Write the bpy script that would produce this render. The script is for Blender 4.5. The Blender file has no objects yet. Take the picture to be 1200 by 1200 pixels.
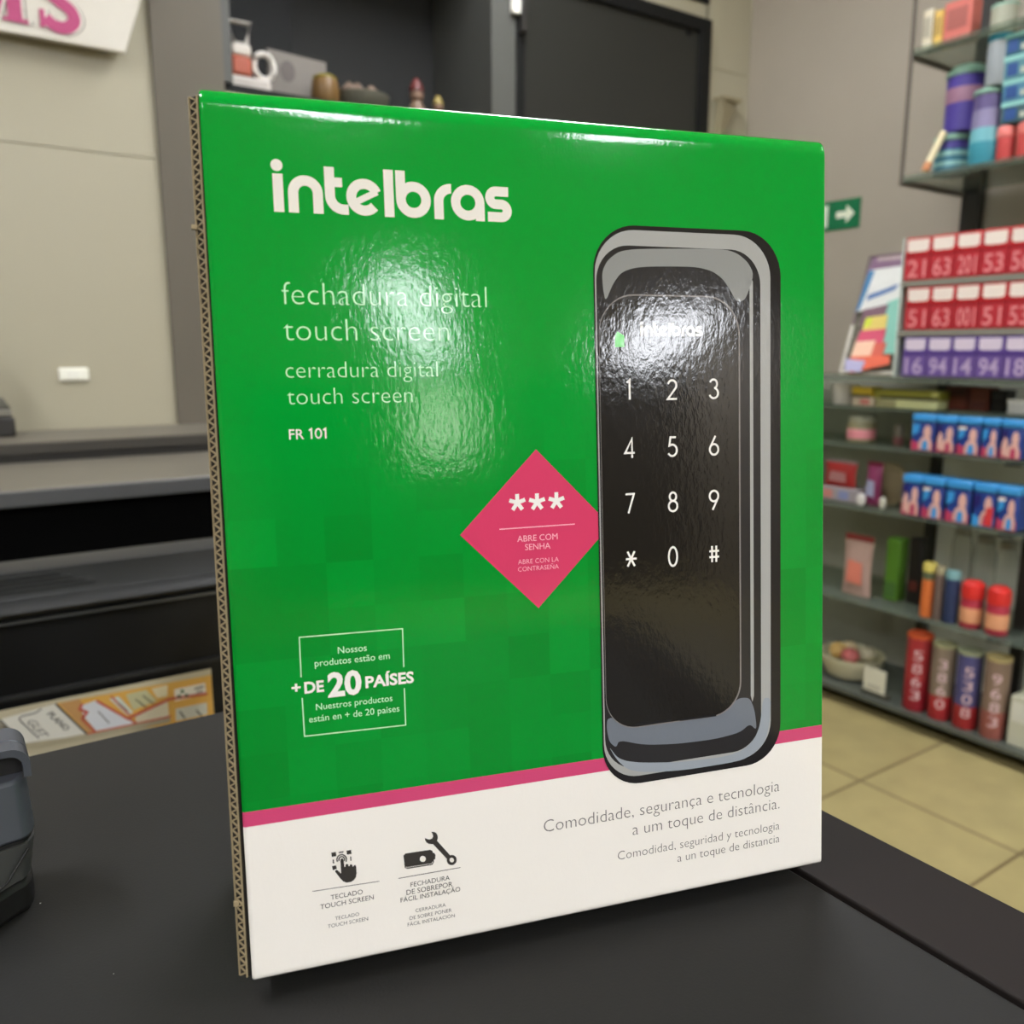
import bpy, bmesh, math, random
from mathutils import Vector, Matrix
random.seed(4)
S = bpy.context.scene
COL = S.collection

# ------------------------------------------------------------------ camera
F, YAW, PITCH, CZ = 1000.0, math.radians(34.2126), math.radians(10.6595), 1.1189
fwd = Vector((math.sin(YAW)*math.cos(PITCH), math.cos(YAW)*math.cos(PITCH), -math.sin(PITCH)))
rgt = Vector((math.cos(YAW), -math.sin(YAW), 0))
upv = rgt.cross(fwd)
CAM = Vector((0, 0, CZ))
cd = bpy.data.cameras.new('camera'); cam = bpy.data.objects.new('camera', cd); COL.objects.link(cam)
m = Matrix((rgt, upv, -fwd)).transposed().to_4x4(); m.translation = CAM
cam.matrix_world = m
cd.sensor_width = 36; cd.lens = 36*F/1200; cd.clip_start = 0.02
cd.dof.use_dof = True; cd.dof.focus_distance = 0.36; cd.dof.aperture_fstop = 11.0
S.camera = cam

# ------------------------------------------------------------------ light
W = bpy.data.worlds.new('world'); S.world = W; W.use_nodes = True
W.node_tree.nodes['Background'].inputs[0].default_value = (0.9, 0.86, 0.76, 1)
W.node_tree.nodes['Background'].inputs[1].default_value = 0.05
S.view_settings.view_transform = 'Standard'; S.view_settings.look = 'None'
S.view_settings.exposure = 0.0; S.view_settings.gamma = 1.0
LAMP = 39.0
LAMP_COL = (0.97, 1.0, 1.06)
LAMPS = [  # x, y, half width, half length, gain
    (-0.36, -2.35, .15, .60, 1.2), (0.78, -2.75, .15, .60, 1.2),
    (-0.56, -7.6, .20, 1.9, .75), (1.98, -9.0, .42, 1.5, .75),
    (-0.9, 0.9, .15, .60, 1.0), (1.35, 1.55, .15, .55, 1.0),
    (1.75, -0.9, .15, .60, 1.0), (-2.2, -1.4, .15, .60, 1.0)]

# ------------------------------------------------------------------ helpers
def lin(c): return c/12.92 if c <= .04045 else ((c+.055)/1.055)**2.4
def C3(r, g, b): return (lin(r/255), lin(g/255), lin(b/255), 1)
def mat(name, col, rough=.5, spec=.5, metal=0, trans=0, coat=0, noise=0, nscale=30, emit=0, bump=0, bscale=200, ior=1.45):
    M = bpy.data.materials.new(name); M.use_nodes = True
    nt = M.node_tree; b = nt.nodes['Principled BSDF']
    b.inputs['Base Color'].default_value = col; b.inputs['Roughness'].default_value = rough
    b.inputs['Specular IOR Level'].default_value = spec; b.inputs['Metallic'].default_value = metal
    b.inputs['Transmission Weight'].default_value = trans; b.inputs['Coat Weight'].default_value = coat
    b.inputs['IOR'].default_value = ior
    if emit:
        b.inputs['Emission Color'].default_value = col; b.inputs['Emission Strength'].default_value = emit
    tc = nt.nodes.new('ShaderNodeTexCoord')
    if noise:
        n = nt.nodes.new('ShaderNodeTexNoise'); n.inputs['Scale'].default_value = nscale; n.inputs['Detail'].default_value = 4
        nt.links.new(tc.outputs['Object'], n.inputs['Vector'])
        mx = nt.nodes.new('ShaderNodeMix'); mx.data_type = 'RGBA'
        mx.inputs[6].default_value = tuple(c*(1-noise) for c in col[:3])+(1,)
        mx.inputs[7].default_value = tuple(min(1, c*(1+noise)) for c in col[:3])+(1,)
        nt.links.new(n.outputs['Fac'], mx.inputs[0]); nt.links.new(mx.outputs[2], b.inputs['Base Color'])
    if bump:
        n2 = nt.nodes.new('ShaderNodeTexNoise'); n2.inputs['Scale'].default_value = bscale; n2.inputs['Detail'].default_value = 2
        nt.links.new(tc.outputs['Object'], n2.inputs['Vector'])
        bp = nt.nodes.new('ShaderNodeBump'); bp.inputs['Strength'].default_value = bump; bp.inputs['Distance'].default_value = .001
        nt.links.new(n2.outputs['Fac'], bp.inputs['Height']); nt.links.new(bp.outputs['Normal'], b.inputs['Normal'])
    return M

_cache = {}
def paint(r, g, b, rough=.45, **k):
    key = (r, g, b, rough, tuple(sorted(k.items())))
    if key not in _cache:
        _cache[key] = mat('paint_%d_%d_%d' % (r, g, b), C3(r, g, b), rough, noise=k.pop('noise', .06), **k)
    return _cache[key]

def tag(o, label=None, cat=None, group=None, kind=None):
    if label: o['label'] = label
    if cat: o['category'] = cat
    if group: o['group'] = group
    if kind: o['kind'] = kind
    return o
def thing(name, label, cat, loc=(0, 0, 0), group=None):
    o = bpy.data.objects.new(name, None); o.empty_display_size = .02; COL.objects.link(o); o.location = loc
    return tag(o, label, cat, group)

class MB:
    """collects shapes into one mesh"""
    def __init__(s): s.v = []; s.f = []
    def add(s, v, f):
        n = len(s.v); s.v += [tuple(p) for p in v]; s.f += [tuple(i+n for i in q) for q in f]; return s
    def box(s, x0, y0, z0, x1, y1, z1):
        return s.add([(x0, y0, z0), (x1, y0, z0), (x1, y1, z0), (x0, y1, z0), (x0, y0, z1), (x1, y0, z1), (x1, y1, z1), (x0, y1, z1)],
                     [(0, 3, 2, 1), (4, 5, 6, 7), (0, 1, 5, 4), (1, 2, 6, 5), (2, 3, 7, 6), (3, 0, 4, 7)])
    def lathe(s, prof, cx=0, cy=0, seg=32, sx=1, sy=1):
        n = len(prof); v = []; f = []
        for k in range(seg):
            a = 2*math.pi*k/seg
            for r, z in prof: v.append((cx+r*sx*math.cos(a), cy+r*sy*math.sin(a), z))
        for k in range(seg):
            k2 = (k+1) % seg
            for i in range(n-1): f.append((k*n+i, k2*n+i, k2*n+i+1, k*n+i+1))
        f.append(tuple(k*n for k in reversed(range(seg)))); f.append(tuple(k*n+n-1 for k in range(seg)))
        return s.add(v, f)
    def prism(s, pts, vec):
        """planar polygon (3-D points) swept along vec"""
        n = len(pts); vec = Vector(vec)
        v = [Vector(p) for p in pts]+[Vector(p)+vec for p in pts]
        f = [tuple(reversed(range(n))), tuple(range(n, 2*n))]+[(i, (i+1) % n, n+(i+1) % n, n+i) for i in range(n)]
        return s.add(v, f)
    def tube(s, pts, r, seg=10, closed=False):
        pts = [Vector(p) for p in pts]; n = len(pts); v = []; f = []
        for i, p in enumerate(pts):
            a = pts[(i-1) % n] if (i > 0 or closed) else p; b = pts[(i+1) % n] if (i < n-1 or closed) else p
            t = (b-a).normalized(); u = t.orthogonal().normalized() if abs(t.z) > .9 else t.cross(Vector((0, 0, 1))).normalized()
            w = t.cross(u)
            for k in range(seg):
                an = 2*math.pi*k/seg; v.append(p+u*r*math.cos(an)+w*r*math.sin(an))
        for i in range(n if closed else n-1):
            j = (i+1) % n
            for k in range(seg): f.append((i*seg+k, i*seg+(k+1) % seg, j*seg+(k+1) % seg, j*seg+k))
        if not closed: f += [tuple(reversed(range(seg))), tuple(range((n-1)*seg, n*seg))]
        return s.add(v, f)
    def build(s, name, m, parent=None, smooth=False, bevel=0, bseg=2, kind=None, fix=True):
        me = bpy.data.meshes.new(name); me.from_pydata(s.v, [], s.f)
        me.materials.append(m)
        if fix:
            bm = bmesh.new(); bm.from_mesh(me); bmesh.ops.recalc_face_normals(bm, faces=bm.faces); bm.to_mesh(me); bm.free()
        o = bpy.data.objects.new(name, me); COL.objects.link(o)
        if parent: o.parent = parent
        if bevel:
            b = o.modifiers.new('bevel', 'BEVEL'); b.width = bevel; b.segments = bseg; b.limit_method = 'ANGLE'; b.angle_limit = .7
        if smooth or bevel:
            for p in me.polygons: p.use_smooth = True
            if hasattr(me, 'set_sharp_from_angle'): me.set_sharp_from_angle(angle=.6)
        if kind: o['kind'] = kind
        return o

def ray(px, py): return fwd+rgt*((px-600)/F)-upv*((py-600)/F)
def onx(px, py, X): d = ray(px, py); return CAM+d*(X/d.x)
def ony(px, py, Y): d = ray(px, py); return CAM+d*(Y/d.y)
def onz(px, py, Z): d = ray(px, py); return CAM+d*((Z-CZ)/d.z)

_ft = {}
def text_mesh(s, offset=0.0):
    """outline of a word: list of verts (x,y), faces, and its bounds, from Blender's built-in font"""
    key = (s, offset)
    if key in _ft: return _ft[key]
    cu = bpy.data.curves.new('word', 'FONT'); cu.body = s; cu.size = 1; cu.offset = offset; cu.resolution_u = 3; cu.fill_mode = 'FRONT'
    o = bpy.data.objects.new('word', cu); COL.objects.link(o)
    dg = bpy.context.evaluated_depsgraph_get()
    me = bpy.data.meshes.new_from_object(o.evaluated_get(dg))
    v = [(p.co.x, p.co.y) for p in me.vertices]; f = [tuple(p.vertices) for p in me.polygons]
    bpy.data.objects.remove(o); bpy.data.curves.remove(cu); bpy.data.meshes.remove(me)
    xs = [a for a, b in v] or [0, 1]
    _ft[key] = (v, f, min(xs), max(xs)); return _ft[key]

def text_on(mb, s, O, X, Y, width, height=None, offset=0.0, slant=0.0):
    """write s from O along unit X, up Y; width fits the word, height = size of an em (default same scale)"""
    v, f, a, b = text_mesh(s, offset)
    sx = width/max(b-a, 1e-4); sy = height if height else sx
    O = Vector(O); X = Vector(X); Y = Vector(Y)
    return mb.add([O+X*((x-a)*sx+slant*y*sy)+Y*(y*sy) for x, y in v], f)

def circle2(cx, cy, r, n=24, a0=0, a1=2*math.pi):
    return [(cx+r*math.cos(a0+(a1-a0)*i/n), cy+r*math.sin(a0+(a1-a0)*i/n)) for i in range(n+1)]
def stroke2(pts, w, closed=False):
    """flat ribbon along a 2-D polyline -> verts2, faces"""
    pts = [p for i, p in enumerate(pts) if i == 0 or math.dist(p, pts[i-1]) > 1e-7]
    n = len(pts); v = []; f = []
    for i in range(n):
        if closed: a, b = pts[(i-1) % n], pts[(i+1) % n]
        else: a, b = pts[max(i-1, 0)], pts[min(i+1, n-1)]
        def nrm(p, q):
            dx, dy = q[0]-p[0], q[1]-p[1]; L = math.hypot(dx, dy) or 1; return (-dy/L, dx/L)
        if 0 < i < n-1 or closed:
            n1 = nrm(a, pts[i]); n2 = nrm(pts[i], b); mx, my = n1[0]+n2[0], n1[1]+n2[1]; L = math.hypot(mx, my) or 1
            mx /= L; my /= L; k = 1/max(.45, mx*n1[0]+my*n1[1])
        else: (mx, my), k = nrm(a, b), 1
        v += [(pts[i][0]+mx*w/2*k, pts[i][1]+my*w/2*k), (pts[i][0]-mx*w/2*k, pts[i][1]-my*w/2*k)]
    for i in range(n if closed else n-1):
        j = (i+1) % n; f.append((2*i, 2*i+1, 2*j+1, 2*j))
    return v, f

# ------------------------------------------------------------------ materials of the place
def tile_floor():
    M = bpy.data.materials.new('beige_floor_tile'); M.use_nodes = True; nt = M.node_tree; b = nt.nodes['Principled BSDF']
    tc = nt.nodes.new('ShaderNodeTexCoord'); mp = nt.nodes.new('ShaderNodeMapping')
    mp.inputs['Location'].default_value = (-1.94+4.05, -0.806+4.05, 0)
    br = nt.nodes.new('ShaderNodeTexBrick'); br.offset = 0; br.squash = 1
    br.inputs['Color1'].default_value = C3(163, 149, 102); br.inputs['Color2'].default_value = C3(156, 142, 96)
    br.inputs['Mortar'].default_value = C3(104, 88, 58)
    br.inputs['Scale'].default_value = 1; br.inputs['Mortar Size'].default_value = .0045; br.inputs['Mortar Smooth'].default_value = .2
    br.inputs['Brick Width'].default_value = .405; br.inputs['Row Height'].default_value = .405
    nt.links.new(tc.outputs['Object'], mp.inputs[0]); nt.links.new(mp.outputs[0], br.inputs['Vector'])
    n = nt.nodes.new('ShaderNodeTexNoise'); n.inputs['Scale'].default_value = 9; n.inputs['Detail'].default_value = 5
    nt.links.new(tc.outputs['Object'], n.inputs['Vector'])
    mx = nt.nodes.new('ShaderNodeMix'); mx.data_type = 'RGBA'; mx.blend_type = 'OVERLAY'; mx.inputs[0].default_value = .25
    nt.links.new(br.outputs['Color'], mx.inputs[6]); nt.links.new(n.outputs['Fac'], mx.inputs[7])
    hs = nt.nodes.new('ShaderNodeHueSaturation'); hs.inputs['Saturation'].default_value = 1.0
    nt.links.new(mx.outputs[2], hs.inputs['Color']); nt.links.new(hs.outputs[0], b.inputs['Base Color'])
    b.inputs['Roughness'].default_value = .42
    return M
M_floor = tile_floor()
M_cream = mat('cream_wall_panel', C3(168, 161, 138), .34, noise=.02, nscale=3)
M_grey_wall = mat('warm_grey_wall', C3(160, 150, 135), .7, noise=.04, nscale=5)
M_pillar = mat('taupe_pillar', C3(98, 91, 78), .6, noise=.05, nscale=4)
M_ceil = mat('white_ceiling', C3(196, 192, 182), .8, noise=.02)
M_white_wall = mat('beige_side_wall', C3(140, 132, 118), .7, noise=.03)

def counter_mat():
    M = mat('charcoal_counter', C3(34, 33, 31), .55, spec=.25, noise=.10, nscale=14, bump=.08, bscale=900)
    nt = M.node_tree; b = nt.nodes['Principled BSDF']; src = b.inputs['Base Color'].links[0].from_socket
    tc = nt.nodes.new('ShaderNodeTexCoord')
    vo = nt.nodes.new('ShaderNodeTexVoronoi'); vo.inputs['Scale'].default_value = 55
    nt.links.new(tc.outputs['Object'], vo.inputs['Vector'])
    lt = nt.nodes.new('ShaderNodeMath'); lt.operation = 'LESS_THAN'; lt.inputs[1].default_value = .045
    nt.links.new(vo.outputs['Distance'], lt.inputs[0])
    sep = nt.nodes.new('ShaderNodeSeparateColor'); nt.links.new(vo.outputs['Color'], sep.inputs[0])
    gt = nt.nodes.new('ShaderNodeMath'); gt.operation = 'GREATER_THAN'; gt.inputs[1].default_value = .93
    nt.links.new(sep.outputs[0], gt.inputs[0])
    mu = nt.nodes.new('ShaderNodeMath'); mu.operation = 'MULTIPLY'; nt.links.new(lt.outputs[0], mu.inputs[0]); nt.links.new(gt.outputs[0], mu.inputs[1])
    mx = nt.nodes.new('ShaderNodeMix'); mx.data_type = 'RGBA'; mx.inputs[7].default_value = C3(190, 188, 180)
    nt.links.new(mu.outputs[0], mx.inputs[0]); nt.links.new(src, mx.inputs[6]); nt.links.new(mx.outputs[2], b.inputs['Base Color'])
    return M
M_counter = counter_mat()
M_frame = mat('dark_laminate', C3(36, 31, 29), .6, spec=.16, noise=.08, nscale=20)
M_black = mat('black_panel', C3(20, 20, 20), .42, spec=.4, noise=.2, nscale=8)
M_gap_shade = mat('gap_shade_black', C3(5, 5, 5), .9, spec=.05, noise=.2)
M_nose = mat('dark_grey_extrusion', C3(43, 43, 42), .42, spec=.4, noise=.05)
M_alu = mat('dull_aluminium', C3(100, 100, 98), .38, metal=.7, noise=.06)
M_beige_top = mat('grey_beige_laminate', C3(106, 100, 88), .5, noise=.06, nscale=10)
M_edge = mat('grey_edge_band', C3(78, 78, 78), .45, noise=.05)
M_dark_metal = mat('black_metal', C3(40, 37, 33), .5, noise=.1)
M_rail = mat('brown_grey_metal', C3(92, 84, 74), .5, noise=.1)
def sheet_glass():
    M = mat('grey_green_glass', C3(128, 138, 126), .12, spec=.5, noise=.04)
    nt = M.node_tree; b = nt.nodes['Principled BSDF']; out = nt.nodes['Material Output']
    tr = nt.nodes.new('ShaderNodeBsdfTransparent'); tr.inputs[0].default_value = (.86, .9, .86, 1)
    mx = nt.nodes.new('ShaderNodeMixShader'); mx.inputs[0].default_value = .30
    nt.links.new(tr.outputs[0], mx.inputs[1]); nt.links.new(b.outputs[0], mx.inputs[2]); nt.links.new(mx.outputs[0], out.inputs['Surface'])
    return M
M_shelf = sheet_glass()
M_cab = mat('black_cabinet', C3(16, 16, 15), .6, spec=.3, noise=.15, nscale=4)
M_cab_glass = mat('smoked_dark_glass', C3(42, 42, 38), .35, spec=.4, noise=.08, nscale=3)
M_cab_back = mat('dark_charcoal_board', C3(30, 30, 28), .7, noise=.1, nscale=4)
M_mull = mat('grey_mullion', C3(82, 82, 77), .5, noise=.05)

# ------------------------------------------------------------------ room shell
XR, YB, YF, XL, ZC = 2.68, 2.3576, -11.0, -3.2, 2.9
st = lambda mb, name, m, **k: mb.build(name, m, kind='structure', **k)
st(MB().box(XL-.1, YF-.1, -.1, XR+.1, YB+.45, 0), 'floor', M_floor)
st(MB().box(XL-.1, YF-.1, ZC, XR+.1, YB+.45, ZC+.1), 'ceiling', M_ceil)
st(MB().box(XR, YF-.1, 0, XR+.1, YB+.45, ZC), 'wall_right', M_grey_wall)
st(MB().box(XL-.1, YF-.1, 0, XL, YB+.45, ZC), 'wall_left', M_white_wall)
st(MB().box(XL, YF-.1, 0, XR, YF, ZC), 'wall_front', mat('dim_brown_wall', C3(72, 67, 60), .8, noise=.05))
st(MB().box(-.98, YF+.001, 1.85, -.30, YF+.02, 2.80), 'glare_panel_1', mat('glare_panel_glow', (.95, 1, .85, 1), .3, emit=11))  # added glowing panel, out of view, for the tall glare on the box
NX0, NX1, NZ0, NZ1 = .7097, 2.457, 1.775, 2.36
wb = MB()                                   # back wall with the cabinet's opening; courses set apart by thin joints
for z0, z1 in ((0, .93), (.93, 1.587), (1.590, NZ0)):
    wb.box(XL, YB, z0, XR, YB+.40, z1)
for z0, z1 in ((NZ0, 2.13), (2.133, NZ1)):
    wb.box(XL, YB, z0, NX0, YB+.40, z1); wb.box(NX1, YB, z0, XR, YB+.40, z1)
wb.box(XL, YB, NZ1, XR, YB+.40, ZC); wb.box(XL, YB+.004, .02, NX0, YB+.39, 2.5); wb.box(XL, YB+.40, 0, XR, YB+.45, ZC)
wb.box(NX1, YB+.004, 0, XR-.001, YB+.39, 2.5)
st(wb, 'wall_back', M_cream)
st(MB().box(.538, YB-.012, 0, NX0, YB, ZC), 'trim_1', M_pillar)          # taupe pilaster beside the panel

# ------------------------------------------------------------------ ceiling lamps
M_lampframe = mat('lamp_frame', C3(225, 225, 220), .5)
for i, (x, y, hw, hl, g) in enumerate(LAMPS):
    t = thing('ceiling_light', None, 'ceiling light', (x, y, ZC))
    where = ['behind the camera, left', 'behind the camera, right', 'at the far rear, left', 'at the far rear, right', 'above the left counters',
             'above the aisle by the shelves', 'over the aisle to the right', 'over the left side of the room'][i]
    tag(t, 'flat white rectangular ceiling light panel ' + where)
    f = MB(); f.box(-hw-.02, -hl-.02, -.03, -hw, hl+.02, 0).box(hw, -hl-.02, -.03, hw+.02, hl+.02, 0)
    f.box(-hw, -hl-.02, -.03, hw, -hl, 0).box(-hw, hl, -.03, hw, hl+.02, 0)
    f.build('frame', M_lampframe, t)
    key = 'lamp_diffuser_%.1f' % g
    M = bpy.data.materials.get(key) or mat(key, LAMP_COL+(1,), .6, emit=LAMP*g)
    MB().box(-hw, -hl, -.022, hw, hl, -.004).build('diffuser', M, t)

# ------------------------------------------------------------------ our checkout counter
ZT = .889
t = thing('checkout_counter', 'dark charcoal checkout counter top under the green box', 'counter', (0, 0, 0))
MB().box(-.75, -.75, ZT-.03, .3004, .5372, ZT).build('counter_top', M_counter, t, bevel=.0015)
MB().box(.3030, -.75, ZT-.03, .3555, .95, ZT+.0005).build('side_rail', M_frame, t, bevel=.0012)['label'] = 'brown-black edge rail along the aisle'
MB().box(-.72, -.72, 0, .3555, .5300, ZT-.0302).build('cabinet_body', M_black, t)
# ------------------------------------------------------------------ second checkout unit behind it (black side panel with rounded nose)
Y1 = 1.024
t = thing('checkout_unit', 'black checkout unit with rounded grey nose moulding behind the counter', 'counter', (0, Y1, 0))
xa, xb = -1.6, 1.15
def prof(pts, name, m, **k):
    return MB().prism([(xa, p[0], p[1]) for p in pts], (xb-xa, 0, 0)).build(name, m, t, **k)
prof([(.0, .0), (.05, .0), (.05, .835), (.0, .835)], 'side_panel', M_black)
nose = [(.0, .8875), (.004, .8892), (.055, .8892), (.055, .8365), (-.004, .8365), (-.0045, .8385)]
nose += [(-.004-.016*math.sin(math.pi*i/10)**.8, .8395+.018*i/10) for i in range(1, 10)] + [(-.003, .8585), (-.002, .861)]
prof(nose, 'nose_moulding', M_nose, smooth=True)
for k in range(4):
    z = .866+k*.0052
    MB().box(xa, -.0030, z, .135-.012*k, -.0001, z+.0018).build('ridge', M_nose, t)
prof([(-.006, .833), (-.012, .8345), (-.012, .8375), (-.006, .8375), (0, .8365), (0, .833)], 'edge_strip', M_alu)
prof([(-.006, .7525), (-.004, .7535), (0, .7535), (0, .7485), (-.006, .7485)], 'lip', M_nose, smooth=False)
prof([(.0, .655), (-.018, .655), (-.018, .675), (-.016, .675), (-.016, .672), (0, .672)], 'poster_ledge', M_alu)

# poster strip resting on the ledge
def poster():
    y = Y1-.0065
    a = ony(-30, 0, y).x; x0, x1 = -.06, ony(248, 795, y).x; z0, z1 = .6722, .7405
    t = thing('poster_strip', 'long map and advert strip standing on the black checkout unit', 'poster', ((x0+x1)/2, y, z0))
    cx = (x0+x1)/2
    P = lambda px, py, k: (lambda q: (q.x-cx, -.0005-k*.00025, q.z-z0))(ony(px, py, y))
    MB().box(x0-cx, 0, 0, x1-cx, .0015, z1-z0).build('sheet', paint(196, 186, 156, .5), t)
    def pol(pts, col, name, k):
        return MB().add([P(p[0], p[1], k) for p in pts], [tuple(range(len(pts)))]).build(name, paint(*col), t, fix=False)
    z7 = lambda q: [(a*.21667, 780+b*.21667) for a, b in q]
    pol(z7([(300, 205), (1142, 50), (1156, 262), (1160, 300), (465, 366)]), (222, 172, 84), 'orange_map', -.5)
    pol(z7([(-140, 330), (300, 205), (465, 365), (160, 430), (-140, 500)]), (225, 222, 210), 'white_panel', 0)
    pol(z7([(-140, 330), (0, 290), (130, 430), (-140, 500)]), (150, 143, 126), 'grey_panel', 1)
    pol(z7([(-140, 455), (470, 372), (920, 275), (920, 305), (460, 400), (-140, 500)]), (176, 166, 138), 'bottom_border', 1)
    pol(z7([(320, 205), (430, 178), (520, 355), (480, 365)]), (196, 150, 96), 'tan_band', 0)
    pol(z7([(440, 215), (520, 185), (640, 265), (725, 310), (520, 352), (450, 270)]), (214, 216, 220), 'blue_grey_block', 1)
    pol(z7([(590, 180), (640, 165), (720, 250), (690, 270)]), (206, 212, 200), 'street_block', 1)
    pol(z7([(680, 155), (790, 130), (850, 190), (720, 240)]), (196, 192, 150), 'park_block', 1)
    pol(z7([(730, 265), (905, 190), (915, 285), (735, 310)]), (216, 206, 178), 'street_block', 1)
    pol(z7([(820, 125), (905, 103), (905, 165), (850, 175)]), (226, 214, 176), 'street_block', 1)
    pol(z7([(942, 128), (1108, 92), (1115, 152), (945, 192)]), (232, 226, 210), 'legend_box', 1)
    pol(z7([(950, 232), (1118, 198), (1122, 262), (950, 300)]), (206, 204, 186), 'legend_box', 1)
    rd = paint(196, 92, 78)
    def road(pts, w, name='road'):
        v, f = stroke2(z7(pts), w*.21667); MB().add([P(p[0], p[1], 2) for p in v], f).build(name, rd, t, fix=False)
    road([(440, 285), (520, 360)], 12); road([(445, 205), (430, 235), (470, 250), (440, 290)], 14); road([(520, 188), (690, 285), (915, 180), (1120, 150)], 14)
    road([(600, 165), (700, 265)], 10); road([(470, 368), (925, 272)], 8); road([(690, 285), (740, 310)], 10)
    gr = paint(60, 110, 70)
    mb = MB()
    for c in ((985, 138), (968, 165), (1008, 160)): mb.add([P(*p, 2) for p in z7(circle2(c[0], c[1], 10, 12))[:-1]], [tuple(range(12))])
    mb.build('green_marks', gr, t, fix=False)
    dk = paint(96, 90, 84)
    mb = MB()
    def wr(s, p, e, up, off=.0):
        a, b = z7([p])[0], z7([e])[0]; A, B = Vector(P(*a, 2)), Vector(P(*b, 2)); U = Vector(P(*z7([up])[0], 2))-A
        text_on(mb, s, A, (B-A).normalized(), U.normalized(), (B-A).length, U.length*1.35, off)
    wr('PLANO', (252, 262), (350, 352), (285, 245), .02); wr('GUIT', (140, 300), (215, 385), (195, 290), .0); wr('Rua', (0, 330), (60, 420), (40, 320))
    for a, b, w in (((102, 290), (210, 392), 7), ((102, 290), (115, 272), 6), ((115, 272), (190, 255), 6), ((190, 255), (225, 232), 6),
                    ((1050, 125), (1100, 112), 8), ((1060, 145), (1095, 135), 7), ((970, 245), (1000, 285), 10), ((1060, 240), (1090, 270), 10),
                    ((640, 200), (690, 245), 6), ((530, 245), (590, 310), 6), ((730, 180), (790, 225), 6), ((770, 160), (830, 205), 6),
                    ((300, 205), (470, 368), 12), ((0, 290), (135, 432), 10)):
        v, f = stroke2(z7([a, b]), w*.21667); mb.add([P(p[0], p[1], 2.5) for p in v], f)
    mb.build('lettering', dk, t, fix=False)
poster()

# ------------------------------------------------------------------ far counter along the back wall
t = thing('back_counter', 'long grey beige counter along the cream back wall', 'counter', (0, 2.0, 0))
MB().box(-2.4, -.355, .8645, 1.1, .35, ZT).build('worktop', M_beige_top, t, bevel=.004)
MB().box(-2.4, -.362, .8600, 1.1, -.3555, ZT-.002).build('edge_band', M_edge, t, bevel=.002)
MB().box(-2.4, -.34, 0, 1.1, .35, .8640).build('cabinet_front', M_gap_shade, t)  # black colour stands in for the shade of the gap before it
MB().box(-2.4, .050, ZT+.0002, 1.1, .34, ZT+.020).build('riser', M_dark_metal, t)
MB().box(-2.4, .045, ZT+.0202, 1.1, .345, .931).build('raised_shelf', M_beige_top, t)
MB().box(-2.4, .038, .908, 1.1, .0448, .929).build('shelf_edge', mat('dark_taupe_edge', C3(56, 52, 45), .5, noise=.06), t)

# ------------------------------------------------------------------ scanner stand on the raised shelf
def stand():
    y = 2.24
    q = ony(17, 503, y); x1 = q.x
    t = thing('scanner_stand', 'dark grey device on a thin pole, on the back shelf at left edge', 'device', (x1-.045, y, .931))
    MB().box(-.06, -.045, 0, .045, .045, .045).build('base', M_dark_metal, t, bevel=.006)
    MB().box(-.06, -.042, .047, .040, .042, .062).build('base_band', paint(120, 116, 104), t, bevel=.002)
    MB().prism([(-.06, -.04, .0622), (.040, -.04, .0622), (.026, -.04, .088), (-.05, -.04, .088)], (0, .08, 0)).build('base_top', paint(86, 84, 74), t, bevel=.004)
    MB().tube([(0.0, 0, .086), (0.0, 0, .20)], .007).build('pole', paint(130, 120, 100), t, smooth=True)
    MB().prism([(-.05, -.03, .185), (.008, -.03, .175), (.016, -.03, .205), (.012, -.03, .235), (-.05, -.03, .235)], (0, .06, 0)).build('head', paint(88, 88, 70), t, bevel=.004)
stand()
# raised white rectangle on the panel, with a smaller one on it
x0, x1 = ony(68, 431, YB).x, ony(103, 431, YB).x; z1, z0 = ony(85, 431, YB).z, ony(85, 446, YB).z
t = thing('white_rectangle', 'small white raised rectangle low on the cream wall panel', 'wall plate', ((x0+x1)/2, YB, z0))
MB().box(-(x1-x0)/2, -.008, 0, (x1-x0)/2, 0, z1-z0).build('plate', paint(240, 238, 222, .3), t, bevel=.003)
MB().box(-.012, -.0095, .006, .012, -.0081, (z1-z0)-.006).build('inner_rectangle', paint(236, 234, 220, .3), t, bevel=.001)

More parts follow.
